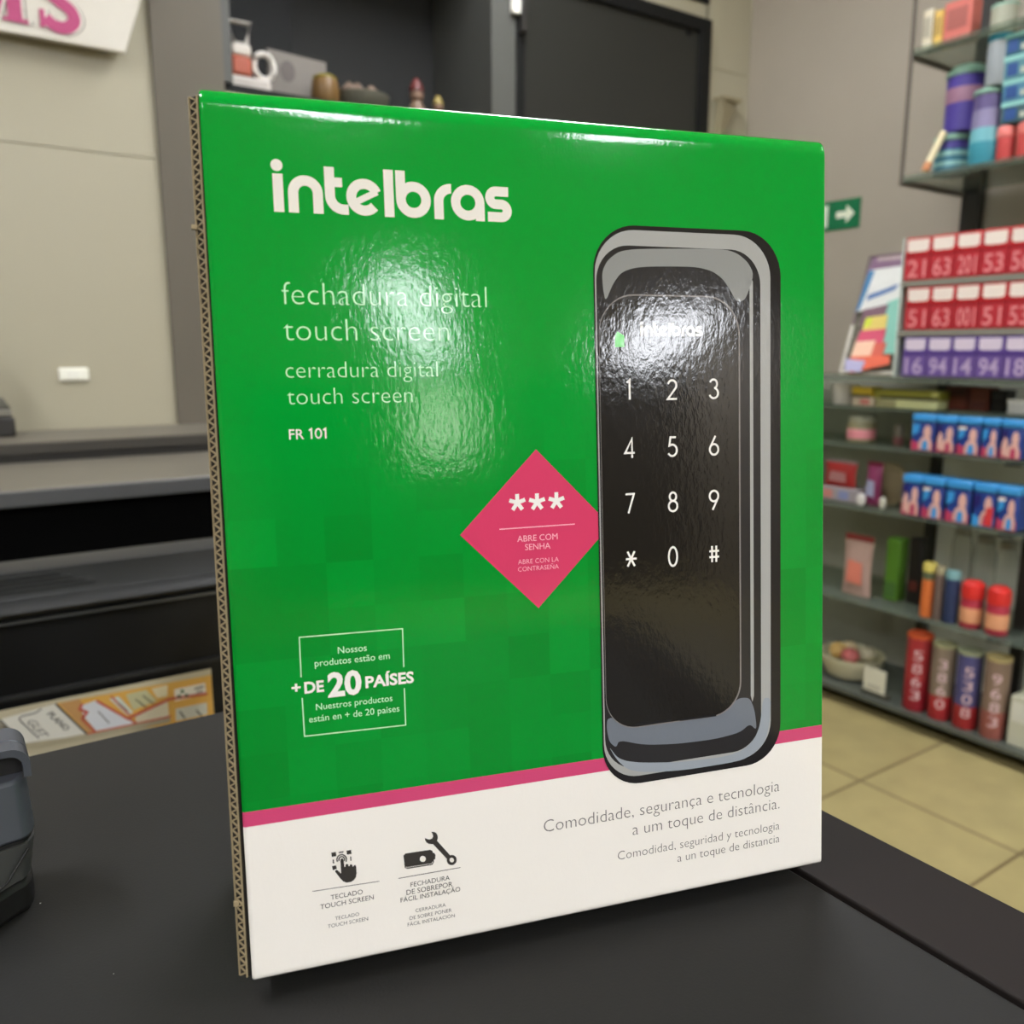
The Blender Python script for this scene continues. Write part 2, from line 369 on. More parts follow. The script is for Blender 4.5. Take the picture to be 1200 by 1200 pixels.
# ------------------------------------------------------------------ sign with pink letters
def ms_sign():
    y = YB-.045
    P = lambda px, py, k=0: (lambda q: (q.x, y-k*.0006, q.z))(ony(px, py, y))
    br, tr = ony(147, 62, y), ony(165, 0, y); sl = (tr.x-br.x)/(tr.z-br.z)
    z0 = br.z; H = .30
    t = thing('wall_sign', 'white hanging sign with pink letters at the top left', 'sign', (br.x-.3, y, z0))
    L = lambda q: (q[0]-br.x+.3, q[1]-y, q[2]-z0)
    pts = [(-.25, y, z0), (br.x, y, z0), (br.x+sl*H, y, z0+H), (-.25, y, z0+H)]
    MB().prism([L(p) for p in pts], (0, .018, 0)).build('board', mat('sign_board', C3(214, 208, 195), .4, noise=.02), t, bevel=.002)
    MB().box(-.3, .018, .05, .2, .0448, .08).build('bracket', M_dark_metal, t)
    # letters, drawn in a local letter frame: baseline on the board, 'M' then 'S'
    o = P(2, 24); e = P(78, 37); cap = .105
    ux = .115/1.0
    base = z0+.022
    def let(polys, ox, sc, name, m, k):
        mb = MB()
        for i, (v, f) in enumerate(polys): mb.add([L((ox+p[0]*sc, y-.0012*k-.0001*i, base+p[1]*sc)) for p in v], f)
        mb.build(name, m, t, fix=False)
    def quad(a, b, c, d): return ([a, b, c, d], [(0, 1, 2, 3)])
    Mm = [quad((0, 0), (.3, 0), (.3, .07), (0, .07)), quad((.08, 0), (.2, 0), (.2, 1), (.08, 1)), quad((0, .93), (.28, .93), (.28, 1), (0, 1)),
          quad((.08, 1), (.3, 1), (.6, .0), (.46, .0)), quad((.46, .0), (.6, .0), (.9, 1), (.76, 1)),
          quad((.76, 0), (1.0, 0), (1.0, 1), (.76, 1)), quad((.68, 0), (1.1, 0), (1.1, .07), (.68, .07)), quad((.76, .93), (1.1, .93), (1.1, 1), (.76, 1))]
    cp = [(.62, .80), (.44, .93), (.22, .86), (.16, .68), (.34, .53), (.54, .40), (.60, .22), (.46, .07), (.24, .07), (.08, .20)]
    path = []
    for i in range(len(cp)-1):
        p0, p1, p2, p3 = cp[max(i-1, 0)], cp[i], cp[i+1], cp[min(i+2, len(cp)-1)]
        for k in range(6):
            u = k/6; path.append(tuple(.5*(2*p1[j]+(p2[j]-p0[j])*u+(2*p0[j]-5*p1[j]+4*p2[j]-p3[j])*u*u+(3*p1[j]-p0[j]-3*p2[j]+p3[j])*u**3) for j in (0, 1)))
    Ss = [stroke2(path, .22), quad((.0, .0), (.08, .0), (.10, .32), (.0, .32)), quad((.58, .7), (.66, .7), (.66, 1.0), (.59, 1.0))]
    pink = paint(182, 72, 118); ol = paint(104, 96, 86)
    xm = P(0, 20)[0]-.075; xs = P(46, 20)[0]
    # dark keyline, then pink fill
    for (pol, ox, nm) in ((Mm, xm, 'letter_m'), (Ss, xs, 'letter_s')):
        grow = []
        for v, f in pol:
            cx = sum(p[0] for p in v)/len(v); cy = sum(p[1] for p in v)/len(v)
            grow.append(([(p[0]+.045, p[1]-.01) for p in v], f)); grow.append(([(p[0]+.022, p[1]+.012) for p in v], f))
        let([([(p[0]+.075, p[1]-.006) for p in v], f) for v, f in pol], ox, .118, nm+'_shadow', ol, 1)
        let([([(p[0]+.05, p[1]-.004) for p in v], f) for v, f in pol], ox, .118, nm+'_keyline', paint(228, 222, 210, .4), 2)
        let(pol, ox, .118, nm, pink, 3)
ms_sign()

# ------------------------------------------------------------------ dark cabinet in the back wall
t = thing('wall_cabinet', 'black wall cabinet with open left bay and dark glass door', 'cabinet', ((NX0+NX1)/2, YB, NZ0))
cx = (NX0+NX1)/2; w2 = (NX1-NX0)/2; HH = NZ1-NZ0
MB().box(-w2, .34, 0, w2, .36, HH).build('back_board', M_cab_back, t)
MB().box(-w2, 0, 0, w2, .34, .02).build('bottom_board', M_cab, t)
MB().box(-w2, 0, HH-.02, w2, .34, HH).build('top_board', M_cab, t)
MB().box(-w2, -.012, .02, -w2+.022, .34, HH-.02).build('left_jamb', M_mull, t)
q = ony(372, 60, YB+.1).x-cx
MB().box(q-.3, .30, .02, q+.002, .339, HH-.02).build('back_panel', M_cab, t)
m0, m1 = ony(573, 60, YB).x-cx, ony(601, 60, YB).x-cx
MB().box(m0, -.015, .02, m1, .34, HH-.02).build('mullion', M_mull, t)
dx0, dx1 = m1+.002, w2-.002; dz1 = ony(828, 25, YB).z-NZ0
MB().box(dx0+.03, -.006, .05, dx1-.05, .004, dz1-.045).build('door_glass', M_cab_glass, t)
f = MB(); f.box(dx0, -.02, .02, dx0+.03, .01, dz1).box(dx1-.05, -.02, .02, dx1, .01, dz1).box(dx0+.03, -.02, .02, dx1-.05, .01, .05).box(dx0+.03, -.02, dz1-.045, dx1-.05, .01, dz1)
door = f.build('door_frame', M_cab, t, bevel=.002)
MB().box(dx0+.004, -.045, .30, dx0+.022, -.0202, .44).build('handle', M_dark_metal, door, bevel=.003)
q = ony(605, 3, YB-.03)
MB().box(q.x-cx-.016, -.034, q.z-NZ0-.03, q.x-cx+.016, -.0202, q.z-NZ0+.03).build('latch', paint(236, 232, 220, .3), door, bevel=.003)
MB().box(dx0+.03, .01, dz1, w2-.002, .34, HH-.0202).build('fascia', M_cream, t)
q = ony(806, 38, YB)
MB().tube([(q.x-cx, -.0065, q.z-NZ0), (q.x-cx, -.009, q.z-NZ0)], .014).build('knob', M_cab, t)

# small bracket on the wall right of the cabinet
q0, q1 = ony(829, 118, YB), ony(848, 124, YB)
t = thing('wall_bracket', 'small grey shelf bracket on the cream wall right of the cabinet', 'bracket', (2.56, YB, 1.93))
MB().box(-.065, -.05, .09, .035, 0, .1).build('plate', paint(150, 140, 112), t)
MB().prism([(-.06, -.045, .0898), (.03, -.03, .0898), (-.06, -.03, -.06)], (0, .03, 0)).build('gusset', paint(150, 140, 112), t)

# ornaments standing in the open bay
yb = YB+.09; zb = NZ0+.02
def bay(px): return ony(px, 100, yb).x
t = thing('mug_ornament', 'white and orange ornament with ring handles in the dark bay', 'ornament', (bay(289), yb, zb))
k = .00235
MB().box(-.062, -.03, 0, .06, .03, .045).build('foot', paint(186, 178, 168), t, bevel=.01)
MB().box(-.045, -.025, .0455, .01, .025, .095).build('body', paint(172, 84, 58), t, bevel=.008)
MB().box(-.04, -.02, .0955, .012, .02, .125).build('collar', paint(206, 198, 186), t, bevel=.006)
MB().tube([(-.030, 0, .129), (-.042, 0, .182), (.016, 0, .182), (.006, 0, .129)], .0075, closed=True).build('top_ring', paint(170, 164, 154), t, smooth=True)
MB().tube([(.05+.028*math.cos(a*math.pi/8), 0, .083+.032*math.sin(a*math.pi/8)) for a in range(16)], .008, closed=True).build('side_ring', paint(206, 200, 190), t, smooth=True)
t = thing('picture_card', 'grey framed card with dark emblem leaning in the dark bay', 'picture', (bay(356), yb+.04, zb))
pts = [(-.085, 0, 0), (.085, 0, 0), (.085, 0, .138), (-.085, 0, .146)]
MB().prism(pts, (0, .012, 0)).build('card', paint(116, 109, 100), t)
MB().add([(-.03+.022*math.cos(a*.3491), -.001, .095+.028*math.sin(a*.3491)) for a in range(18)], [tuple(range(18))]).build('emblem', paint(90, 82, 76), t, fix=False)
t = thing('ochre_pot', 'small ochre pot in front of the grey card', 'pot', (bay(376), yb-.03, zb))
MB().lathe([(.03, 0), (.040, .025), (.036, .062), (.032, .070)]).build('pot', paint(112, 84, 44), t, smooth=True)
MB().lathe([(.032, .0705), (.033, .075), (.02, .082)]).build('lid', paint(140, 128, 52), t, smooth=True)
t = thing('pebble_dish', 'low beige dish of pebbles right of the ochre pot', 'dish', (bay(422), yb, zb))
MB().lathe([(.05, 0), (.075, .02), (.085, .05), (.08, .05)]).build('dish', paint(104, 104, 92), t, smooth=True)
for a, b, c in ((-.035, 0, .062), (.0, .02, .07), (.03, -.01, .06)):
    MB().lathe([(.004, .045), (.024, .05), (.026, c), (.006, c+.022)], a, b, 16).build('pebble', paint(112, 94, 80), t, smooth=True)
def figurine(px, h, hat, body, label):
    t = thing('figurine', label, 'figurine', (bay(px), yb, zb))
    MB().lathe([(.03*h, 0), (.055*h, .03*h), (.05*h, .09*h), (.03*h, .13*h)], seg=20).build('body', paint(*body), t, smooth=True)
    MB().lathe([(.02*h, .131*h), (.04*h, .15*h), (.042*h, .175*h), (.025*h, .2*h)], seg=20).build('head', paint(134, 106, 88), t, smooth=True)
    MB().lathe([(.046*h, .19*h), (.04*h, .21*h), (.02*h, .25*h), (.004*h, .265*h)], seg=20).build('hat', paint(*hat), t, smooth=True)
figurine(488, .50, (96, 40, 36), (116, 92, 72), 'figurine with a dark red hat in the dark bay')
figurine(513, .36, (150, 132, 70), (160, 140, 86), 'smaller yellowish figurine right of the red hatted one')

# ------------------------------------------------------------------ exit arrow sign on the right wall
y0, y1 = onx(1009, 230, XR-.004).y, onx(1009, 230, XR-.004).y+.25
z0, z1 = 1.534, 1.632
t = thing('exit_sign', 'green exit sign with white arrow on the grey wall', 'sign', (XR, (y0+y1)/2, z0))
MB().box(-.004, -(y1-y0)/2, 0, -.0002, (y1-y0)/2, z1-z0).build('plate', mat('exit_green', C3(0, 104, 62), .5, noise=.05), t)
ym = (y0+y1)/2
def sp(yy, zz): return (-.0046, yy, zz)
# +Y is to the left seen from the room; the arrow points right (-Y)
yc = (onx(991, 248, XR).y)-ym; zc = .049
A = [(.034, .0105), (-.006, .0105), (-.006, .0105), (-.006, .030), (-.038, 0), (-.006, -.030), (-.006, -.0105), (.034, -.0105)]
MB().add([sp(yc+a, zc+b) for a, b in A], [tuple(range(len(A)))]).build('arrow', paint(226, 230, 206, .6), t, fix=False)
yd = onx(971, 255, XR).y-ym
MB().add([sp(yd+.0, .012), sp(yd+.0, .086), sp(yd+.055, .086), sp(yd+.055, .012)], [(0, 1, 2, 3)]).build('door_symbol', paint(214, 226, 206, .6), t, fix=False)

# ------------------------------------------------------------------ the green product box
BW, BH, BD, BY, BL = .2400, .3076, .0905, .2926, .0971
br = Vector((math.cos(BY), -math.sin(BY), 0)); bn = Vector((math.sin(BY), math.cos(BY), 0))
bu = Vector((0, 0, 1))*math.cos(BL)+bn*math.sin(BL)          # up along the leaning face
bd = br.cross(bu)*-1.0                                        # into the box
TL = Vector((.0828, .3023, 1.2041)); BO = TL-bu*BH
box = thing('product_box', 'tall green and white cardboard box of a digital lock, leaning slightly back on the counter', 'box')
mw = Matrix((br, bd, bu)).transposed().to_4x4(); mw.translation = BO; box.matrix_world = mw
def uv(px, py):
    d = ray(px, py); n = bd; k = (BO-CAM).dot(n)/d.dot(n); p = CAM+d*k-BO
    return p.dot(br), p.dot(bu)

def gloss(name, col=None, rough=.09, setup=None, spec=.38):
    """printed, varnished paper with a slight orange-peel"""
    M = bpy.data.materials.new(name); M.use_nodes = True; nt = M.node_tree; b = nt.nodes['Principled BSDF']
    b.inputs['Roughness'].default_value = rough; b.inputs['Specular IOR Level'].default_value = spec
    tc = nt.nodes.new('ShaderNodeTexCoord')
    n = nt.nodes.new('ShaderNodeTexNoise'); n.inputs['Scale'].default_value = 430; n.inputs['Detail'].default_value = 3; n.inputs['Roughness'].default_value = .6
    n2 = nt.nodes.new('ShaderNodeTexNoise'); n2.inputs['Scale'].default_value = 75; n2.inputs['Detail'].default_value = 2
    mp = nt.nodes.new('ShaderNodeMapping'); mp.inputs['Scale'].default_value = (1, 1, .55)
    nt.links.new(tc.outputs['Object'], mp.inputs[0])
    nt.links.new(mp.outputs[0], n.inputs['Vector']); nt.links.new(tc.outputs['Object'], n2.inputs['Vector'])
    b1 = nt.nodes.new('ShaderNodeBump'); b1.inputs['Strength'].default_value = .17; b1.inputs['Distance'].default_value = .00035
    b2 = nt.nodes.new('ShaderNodeBump'); b2.inputs['Strength'].default_value = .035; b2.inputs['Distance'].default_value = .0016
    nt.links.new(n2.outputs['Fac'], b2.inputs['Height']); nt.links.new(n.outputs['Fac'], b1.inputs['Height'])
    nt.links.new(b2.outputs['Normal'], b1.inputs['Normal']); nt.links.new(b1.outputs['Normal'], b.inputs['Normal'])
    if setup: setup(nt, b, tc)
    else: b.inputs['Base Color'].default_value = col
    return M

v_pink0, v_pink1 = uv(620, 901.5)[1], uv(620, 917.5)[1]      # green ends / white begins
def face_colours(nt, b, tc):
    N = lambda t: nt.nodes.new(t); L = nt.links.new
    sep = N('ShaderNodeSeparateXYZ'); L(tc.outputs['Object'], sep.inputs[0])
    # the print's faint mosaic of squares over the lower green
    sn = N('ShaderNodeVectorMath'); sn.operation = 'SNAP'; sn.inputs[1].default_value = (.0165, 10, .0165); L(tc.outputs['Object'], sn.inputs[0])
    wn = N('ShaderNodeTexWhiteNoise'); wn.noise_dimensions = '3D'; L(sn.outputs[0], wn.inputs['Vector'])
    r = N('ShaderNodeMapRange'); r.inputs['From Min'].default_value = .205; r.inputs['From Max'].default_value = .15; L(sep.outputs['Z'], r.inputs['Value'])
    mu = N('ShaderNodeMath'); mu.operation = 'MULTIPLY'; L(wn.outputs['Value'], mu.inputs[0]); L(r.outputs[0], mu.inputs[1])
    g = N('ShaderNodeMix'); g.data_type = 'RGBA'; g.inputs[6].default_value = C3(0, 148, 46); g.inputs[7].default_value = C3(4, 128, 36)
    L(mu.outputs[0], g.inputs[0])
    def gtm(th):
        q = N('ShaderNodeMath'); q.operation = 'GREATER_THAN'; q.inputs[1].default_value = th; L(sep.outputs['Z'], q.inputs[0]); return q
    m1 = N('ShaderNodeMix'); m1.data_type = 'RGBA'; m1.inputs[6].default_value = C3(236, 230, 220); m1.inputs[7].default_value = C3(203, 70, 112)
    L(gtm(v_pink1).outputs[0], m1.inputs[0])
    m2 = N('ShaderNodeMix'); m2.data_type = 'RGBA'; L(m1.outputs[2], m2.inputs[6]); L(g.outputs[2], m2.inputs[7]); L(gtm(v_pink0).outputs[0], m2.inputs[0])
    L(m2.outputs[2], b.inputs['Base Color'])
G_face = gloss('box_print', setup=face_colours)
def side_colours(nt, b, tc): b.inputs['Base Color'].default_value = C3(0, 140, 46)
G_side = gloss('box_side_green', setup=side_colours)
P_white = gloss('print_white', C3(232, 226, 214)); P_mint = gloss('print_pale_green', C3(196, 246, 198)); P_pink = gloss('print_pink', C3(210, 62, 100))
P_dark = gloss('print_dark_grey', C3(58, 54, 50)); P_mid = gloss('print_mid_grey', C3(112, 108, 104)); P_rose = gloss('print_rose', C3(245, 178, 190))
P_black = gloss('print_black', C3(32, 30, 30)); P_silver = gloss('print_silver', C3(164, 163, 158)); P_blueg = gloss('print_blue_grey', C3(112, 117, 124))
P_panel = gloss('print_panel_black', C3(26, 23, 19), spec=.5); P_line = gloss('print_line_grey', C3(128, 122, 118)); P_lgrey = gloss('print_light_grey', C3(140, 140, 136))
P_led = gloss('print_led_green', C3(120, 214, 120)); P_cool = gloss('print_cool_silver', C3(150, 156, 162)); P_char = gloss('print_charcoal', C3(42, 40, 40))
P_dred = gloss('print_purple_grey', C3(58, 54, 60)); P_txt = gloss('print_text_white', C3(238, 234, 226))

# front panel: printed face with rolled top edge and turned-under foot
R = .0062; Rz = .0068
prof_f = [(.0045, .0003), (.0008, 0), (0, .0010), (0, .0022), (0, BH-Rz-.0022), (0, BH-Rz)]
prof_f += [(R*(1-math.cos(a)), BH-Rz+Rz*math.sin(a)) for a in [math.pi/2*i/10 for i in range(1, 10)]]+[(R, BH), (BD, BH)]
mb = MB(); us = [0, .0007, .0016]+[BW*i/12 for i in range(1, 12)]+[BW-.0016, BW-.0007, BW]
for i, u in enumerate(us):
    e = .0007 if i in (0, len(us)-1) else 0
    for (y, z) in prof_f: mb.v.append((u, y+e if y < .01 else y, z-(.0004 if e and z > .3 else 0)))
n = len(prof_f)
for i in range(len(us)-1):
    for j in range(n-1): mb.f.append((i*n+j, (i+1)*n+j, (i+1)*n+j+1, i*n+j+1))
fp = mb.build('front_panel', G_face, box, fix=False)
for p in fp.data.polygons: p.use_smooth = True
fp.data.set_sharp_from_angle(angle=1.2)
fp['label'] = 'glossy printed front, green above a pink line and white'
M_card = mat('brown_cardboard', C3(150, 134, 102), .85, noise=.12, nscale=120)
M_flute_shade = mat('flute_shade', C3(38, 33, 26), .9, noise=.2, nscale=80)
MB().box(.0012, .0046, .0006, BW-.0012, BD, BH-.0006).build('carton_body', G_side, box)
# raw corrugated edge along the left side
a0, a1 = (-.0030, .0036), (-.0001, .0010)             # outer / inner line of the strip, (x, y)
def ep(s, z, k=0):
    nx, ny = (a1[1]-a0[1]), -(a1[0]-a0[0]); L = math.hypot(nx, ny); nx, ny = nx/L, ny/L
    return (a0[0]+(a1[0]-a0[0])*s+nx*k-.0011*(1-z/BH), a0[1]+(a1[1]-a0[1])*s+ny*k, z)
z0, z1 = .0015, BH-.0035
mb = MB(); nx = ep(0, 0, -.0016); 
mb.prism([ep(.05, z0), ep(.97, z0), ep(.97, z1), ep(.05, z1)], Vector(ep(0, 0, -.0016))-Vector(ep(0, 0, 0)))
ce = mb.build('edge_core', M_flute_shade, box)  # dark backing, shade of the flute hollows put into its colour
mb = MB(); dz = Vector(ep(0, 0, .0006))-Vector(ep(0, 0, -.0002))
for s0, s1 in ((-.02, .08), (.84, .95)):
    mb.prism([ep(s0, z0, -.0002), ep(s1, z0, -.0002), ep(s1, z1, -.0002), ep(s0, z1, -.0002)], dz)
K = 190; zz = [z0+(z1-z0)*i/K for i in range(K+1)]
for i in range(K):
    s0, s1 = (.09, .83) if i % 2 == 0 else (.83, .09)
    h = .00030
    mb.prism([ep(s0, zz[i]-h, -.0002), ep(s1, zz[i+1]-h, -.0002), ep(s1, zz[i+1]+h, -.0002), ep(s0, zz[i]+h, -.0002)], dz*.8)
for zc in (.028, .262): mb.box(-.0048, .002, zc, -.0030, .0036, zc+.0014)
mb.build('corrugated_edge', M_card, box)

LAY = .00007
def q3(u, w, k): return (u, -LAY*k, w)
def pmesh(name, polys, m, parent, k):
    """flat print: polys = list of (list of (u,w), faces)"""
    mb = MB()
    for i, (v, f) in enumerate(polys): mb.add([q3(a, b, k+.13*(i % 4)) for a, b in v], f)
    o = mb.build(name, m, parent, fix=False)
    bm = bmesh.new(); bm.from_mesh(o.data)
    for f in bm.faces:
        f.normal_update()
        if f.normal.y > 0: f.normal_flip()
    bm.to_mesh(o.data); bm.free()
    return o
def ng(pts): return (pts, [tuple(range(len(pts)))])
def word(s, p0, p1, k, off=0.0, em=None, mb=None):
    """a line of lettering whose ink runs from pixel p0 to p1 along its baseline (both on the face)"""
    u0, w0 = uv(*p0); u1, w1 = uv(*p1); w = (w0+w1)/2
    v, f, a, b = text_mesh(s, off); sx = (u1-u0)/(b-a); sy = em if em else sx
    return ([(u0+(x-a)*sx, w+y*sy) for x, y in v], f)
def stroke_px(pts, wpx):
    q = [uv(*p) for p in pts]; s = math.dist(uv(pts[0][0], pts[0][1]), uv(pts[0][0]+10, pts[0][1]))/10
    return stroke2(q, wpx*s)

# --- maker's wordmark
def wordmark(x_left, x_right, y_base_l, name, m, parent, k):
    u0, w0 = uv(x_left, y_base_l); u1 = uv(x_right, y_base_l)[0]; sc = (u1-u0)/6.66
    def arc(cx, cy, r, a, b, n=26): return circle2(cx, cy, r, n, math.radians(a), math.radians(b))
    wd = .268; P = []
    P.append(stroke2([(.14, 0), (.14, 1.0)], wd)); P.append(ng(circle2(.13, 1.22, .155, 24)[:-1]))
    P.append(stroke2([(.527, 0), (.527, .53)]+arc(.855, .53, .328, 180, 0)+[(1.183, 0)], wd))
    P.append(stroke2([(1.508, 1.26), (1.508, .5)]+arc(1.868, .5, .36, 180, 270)+[(2.0, .14)], wd)); P.append(stroke2([(1.508, .86), (1.85, .86)], .25))
    P.append(stroke2(arc(2.445, .5, .36, 22, 318, 40), wd)); P.append(stroke2([(2.17, .34), (2.80, .66)], .17))
    P.append(stroke2([(3.129, 0), (3.129, 1.28)], wd))
    P.append(stroke2([(3.463, 1.28), (3.463, .5)], wd)); P.append(stroke2(arc(3.823, .5, .36, 0, 360)[:-1], wd, True))
    P.append(stroke2([(4.546, 0), (4.546, .5)]+arc(4.906, .5, .36, 180, 90)+[(4.92, .86)], wd))
    P.append(stroke2(arc(5.40, .5, .36, 0, 360)[:-1], wd, True)); P.append(stroke2([(5.76, .55), (5.76, 0)], wd))
    P.append(stroke2([(6.62, .86), (6.24, .86)]+arc(6.24, .68, .18, 90, 270, 14)+[(6.38, .5)]+arc(6.40, .32, .18, 90, -90, 14)+[(5.99, .14)], .27))
    pmesh(name, [([(u0+x*sc, w0+y*sc) for x, y in v], f) for v, f in P], m, parent, k)
wordmark(321, 597.5, 248, 'brand_wordmark', P_white, box, 1)

# --- product title
LT = -.0175
pmesh('product_title', [word('fechadura digital', (331, 357.5), (570.5, 360), 1, LT), word('touch screen', (333, 398.5), (526.5, 400.5), 1, LT)], P_mint, box, 1)
pmesh('spanish_title', [word('cerradura digital', (335, 443), (513, 441.5), 1, LT), word('touch screen', (337, 474), (483.5, 472), 1, LT)], P_mint, box, 1)
def code_digits():
    u, w = uv(362, 514.4); s = math.dist(uv(362, 514.4), uv(362, 502)); P = []
    for k, c in ((0, '1'), (.58, '0'), (1.32, '1')):
        if c == '1': P.append(stroke2([(u+(k+.04)*s, w+.80*s), (u+(k+.26)*s, w+.94*s), (u+(k+.26)*s, w)], s*.15))
        else: P.append(stroke2([(u+(k+.33)*s+.27*s*math.cos(a*.2618), w+.5*s+.43*s*math.sin(a*.2618)) for a in range(24)], s*.14, True))
    return P
pmesh('model_code', [word('FR', (339, 515), (356.5, 514.5), 1, .004)]+code_digits(), P_txt, box, 1)

# --- country badge
z7 = lambda x, y: (330+x*.14167, 720+y*.14167)
cb = pmesh('country_badge', [stroke_px([z7(162, 520), z7(146, 190), z7(1000, 118), z7(1010, 435)], 1.3), stroke_px([z7(170, 690), z7(190, 1008), z7(1026, 915), z7(1015, 610)], 1.3)], P_mint, box, 1)
cb['label'] = 'thin pale frame broken by the line + DE 20 PAÍSES'
pmesh('small_lettering', [word('Nossos', z7(467, 322), z7(705, 303), 1), word('produtos estão em', z7(275, 428), z7(895, 370), 1),
      word('Nuestros productos', z7(285, 782), z7(918, 725), 1), word('están en + de 20 países', z7(228, 885), z7(975, 810), 1)], P_mint, cb, 1)
em13 = lambda px: math.dist(uv(420, 800), uv(420, 800+px))
pmesh('large_lettering', [word('+', z7(85, 652), z7(160, 646), 1, .03, em13(17)), word('DE', z7(190, 649), z7(352, 638), 1, .03, em13(18)),
      word('20', z7(385, 672), z7(665, 655), 1, .035, em13(38)), word('PAÍSES', z7(695, 602), z7(1095, 565), 1, .03, em13(18.5))], P_txt, cb, 1)

# --- pink diamond (its right corner runs under the lock picture)
c_t, c_l, c_b = uv(628, 526.5), uv(539, 627), uv(631, 712.5); c_r = (c_t[0]+c_b[0]-c_l[0], c_l[1])
dm = pmesh('diamond_badge', [ng([c_t, c_l, c_b, c_r])], P_pink, box, 1)
z4 = lambda x, y: (530+x*.175, 510+y*.175)
stars = []
for cx, cy in ((435, 452), (567, 447), (697, 439)):
    u, w = uv(*z4(cx, cy)); r = em13(10.4)
    for k in range(5):
        a = math.pi/2+k*2*math.pi/5
        stars.append(stroke2([(u, w), (u+r*math.cos(a), w+r*math.sin(a))], em13(4.8)))
pmesh('password_stars', stars, P_txt, dm, 2)
pmesh('rule', [stroke_px([z4(315, 630), z4(820, 595)], 1.2)], P_rose, dm, 2)
pmesh('lettering', [word('ABRE COM', z4(435, 713), z4(705, 698), 2, .0), word('SENHA', z4(487, 770), z4(657, 757), 2, .0),
      word('ABRE CON LA', z4(440, 864), z4(712, 845), 2, -.006), word('CONTRASEÑA', z4(440, 915), z4(712, 890), 2, -.006)], P_rose, dm, 2)

# --- picture of the lock
def rr(u0, w0, u1, w1, r0, r1=None, n=10):
    """rounded rectangle, (u0,w0) lower left; r0 lower radius, r1 upper radius"""
    r1 = r0 if r1 is None else r1; p = []
    for cx, cy, r, a in ((u1-r0, w0+r0, r0, -90), (u1-r1, w1-r1, r1, 0), (u0+r1, w1-r1, r1, 90), (u0+r0, w0+r0, r0, 180)):
        p += circle2(cx, cy, r, n, math.radians(a), math.radians(a+90))
    return p
U = lambda x, y=570: uv(x, y)[0]
Wv = lambda y, x=790: uv(x, y)[1]
oL, oR, oT, oB = U(700), U(914.5), Wv(266.5), Wv(911)
lock = pmesh('lock_picture', [ng(rr(oL, oB, oR, oT, .0165, .0175))], P_black, box, 2)
lock['label'] = 'printed picture of the black touch screen lock with chrome frame'
sL, sR, sT, sB = U(701.5), U(902.5), Wv(272), Wv(902)
iL, iR, iT, iB = U(703), U(891), Wv(290), Wv(892)
def ring(o, i):  # outer and inner outline with equal counts
    n = len(o); return (o+i, [(k, (k+1) % n, n+(k+1) % n, n+k) for k in range(n)])
pmesh('silver_frame', [ring(rr(sL, sB, sR, sT, .0150, .0165), rr(iL, iB, iR, iT, .0135, .0135))], P_silver, lock, 4)
pmesh('chrome_bezel', [ng(rr(iL, iB, iR, iT, .0135, .0135))], P_char, lock, 3.5)
def chaikin(p, n=2):
    for _ in range(n):
        q = []
        for a, b in zip(p, p[1:]+p[:1]): q += [(a[0]*.8+b[0]*.2, a[1]*.8+b[1]*.2), (a[0]*.2+b[0]*.8, a[1]*.2+b[1]*.8)]
        p = q
    return p
pt = lambda *q: chaikin([uv(*a) for a in q])
z1_ = lambda x, y: (680+x*.2083, 250+y*.2083)
pmesh('top_reflection', [ng(pt(*[z1_(*a) for a in ((120, 330), (150, 265), (215, 215), (320, 200), (800, 200), (880, 225), (940, 275), (975, 345), (930, 480), (900, 498), (870, 490), (845, 440), (800, 370), (740, 325), (640, 300), (330, 300), (230, 330), (180, 400), (140, 500), (125, 420))]))], P_lgrey, lock, 5)
pmesh('silver_line', [ng([(U(878.5), Wv(330, 880)), (U(880), Wv(325, 880)), (U(882.3), Wv(330, 880)), (U(882.3), Wv(815, 882)), (U(880.5), Wv(822, 882)), (U(878.5), Wv(815, 882))])], P_silver, lock, 5)
z3_ = lambda x, y: (680+x*.225, 660+y*.225)
pmesh('lower_reflection', [ng(pt(*[z3_(*a) for a in ((140, 800), (240, 815), (290, 845), (700, 800), (760, 770), (800, 720), (830, 700), (880, 700), (905, 760), (918, 870), (880, 835), (830, 880), (700, 915), (500, 940), (330, 945), (200, 920), (185, 960), (150, 930), (135, 860))]))], P_blueg, lock, 5)
pmesh('lower_frame_band', [ng(pt(*[z3_(*a) for a in ((145, 950), (190, 1010), (240, 1030), (330, 1038), (530, 1034), (760, 1005), (850, 970), (905, 915), (935, 840), (948, 700), (992, 700), (985, 830), (960, 930), (902, 990), (828, 1030), (530, 1078), (330, 1088), (245, 1074), (188, 1022))]))], P_cool, lock, 5)
pL, pR, pT, pB = U(704.5), U(867), Wv(346), Wv(846)
glass = pmesh('touch_panel', [ng(rr(pL, pB, pR, pT, .0135, .0150))], P_panel, lock, 6)
o1 = rr(pL, pB, pR, pT, .0135, .0150); i1 = rr(pL+.0002, pB+.00045, pR-.00065, pT-.0006, .0132, .0146)
pmesh('panel_outline', [ring(o1, i1)], P_line, glass, 7)
pmesh('key_slots', [stroke_px([z3_(278, 838), z3_(470, 818)], 2.2), stroke_px([z3_(515, 815), z3_(705, 790)], 2.2)], P_black, glass, 7)
u, w = uv(724, 398)
pmesh('status_light', [ng([(u-.0014, w-.0028), (u+.0024, w-.0028), (u+.0024, w+.0015), (u-.0004, w+.0030), (u-.0014, w+.0012)])], P_led, glass, 7)
wordmark(749.8, 821.8, 394, 'brand_wordmark', P_txt, glass, 7)
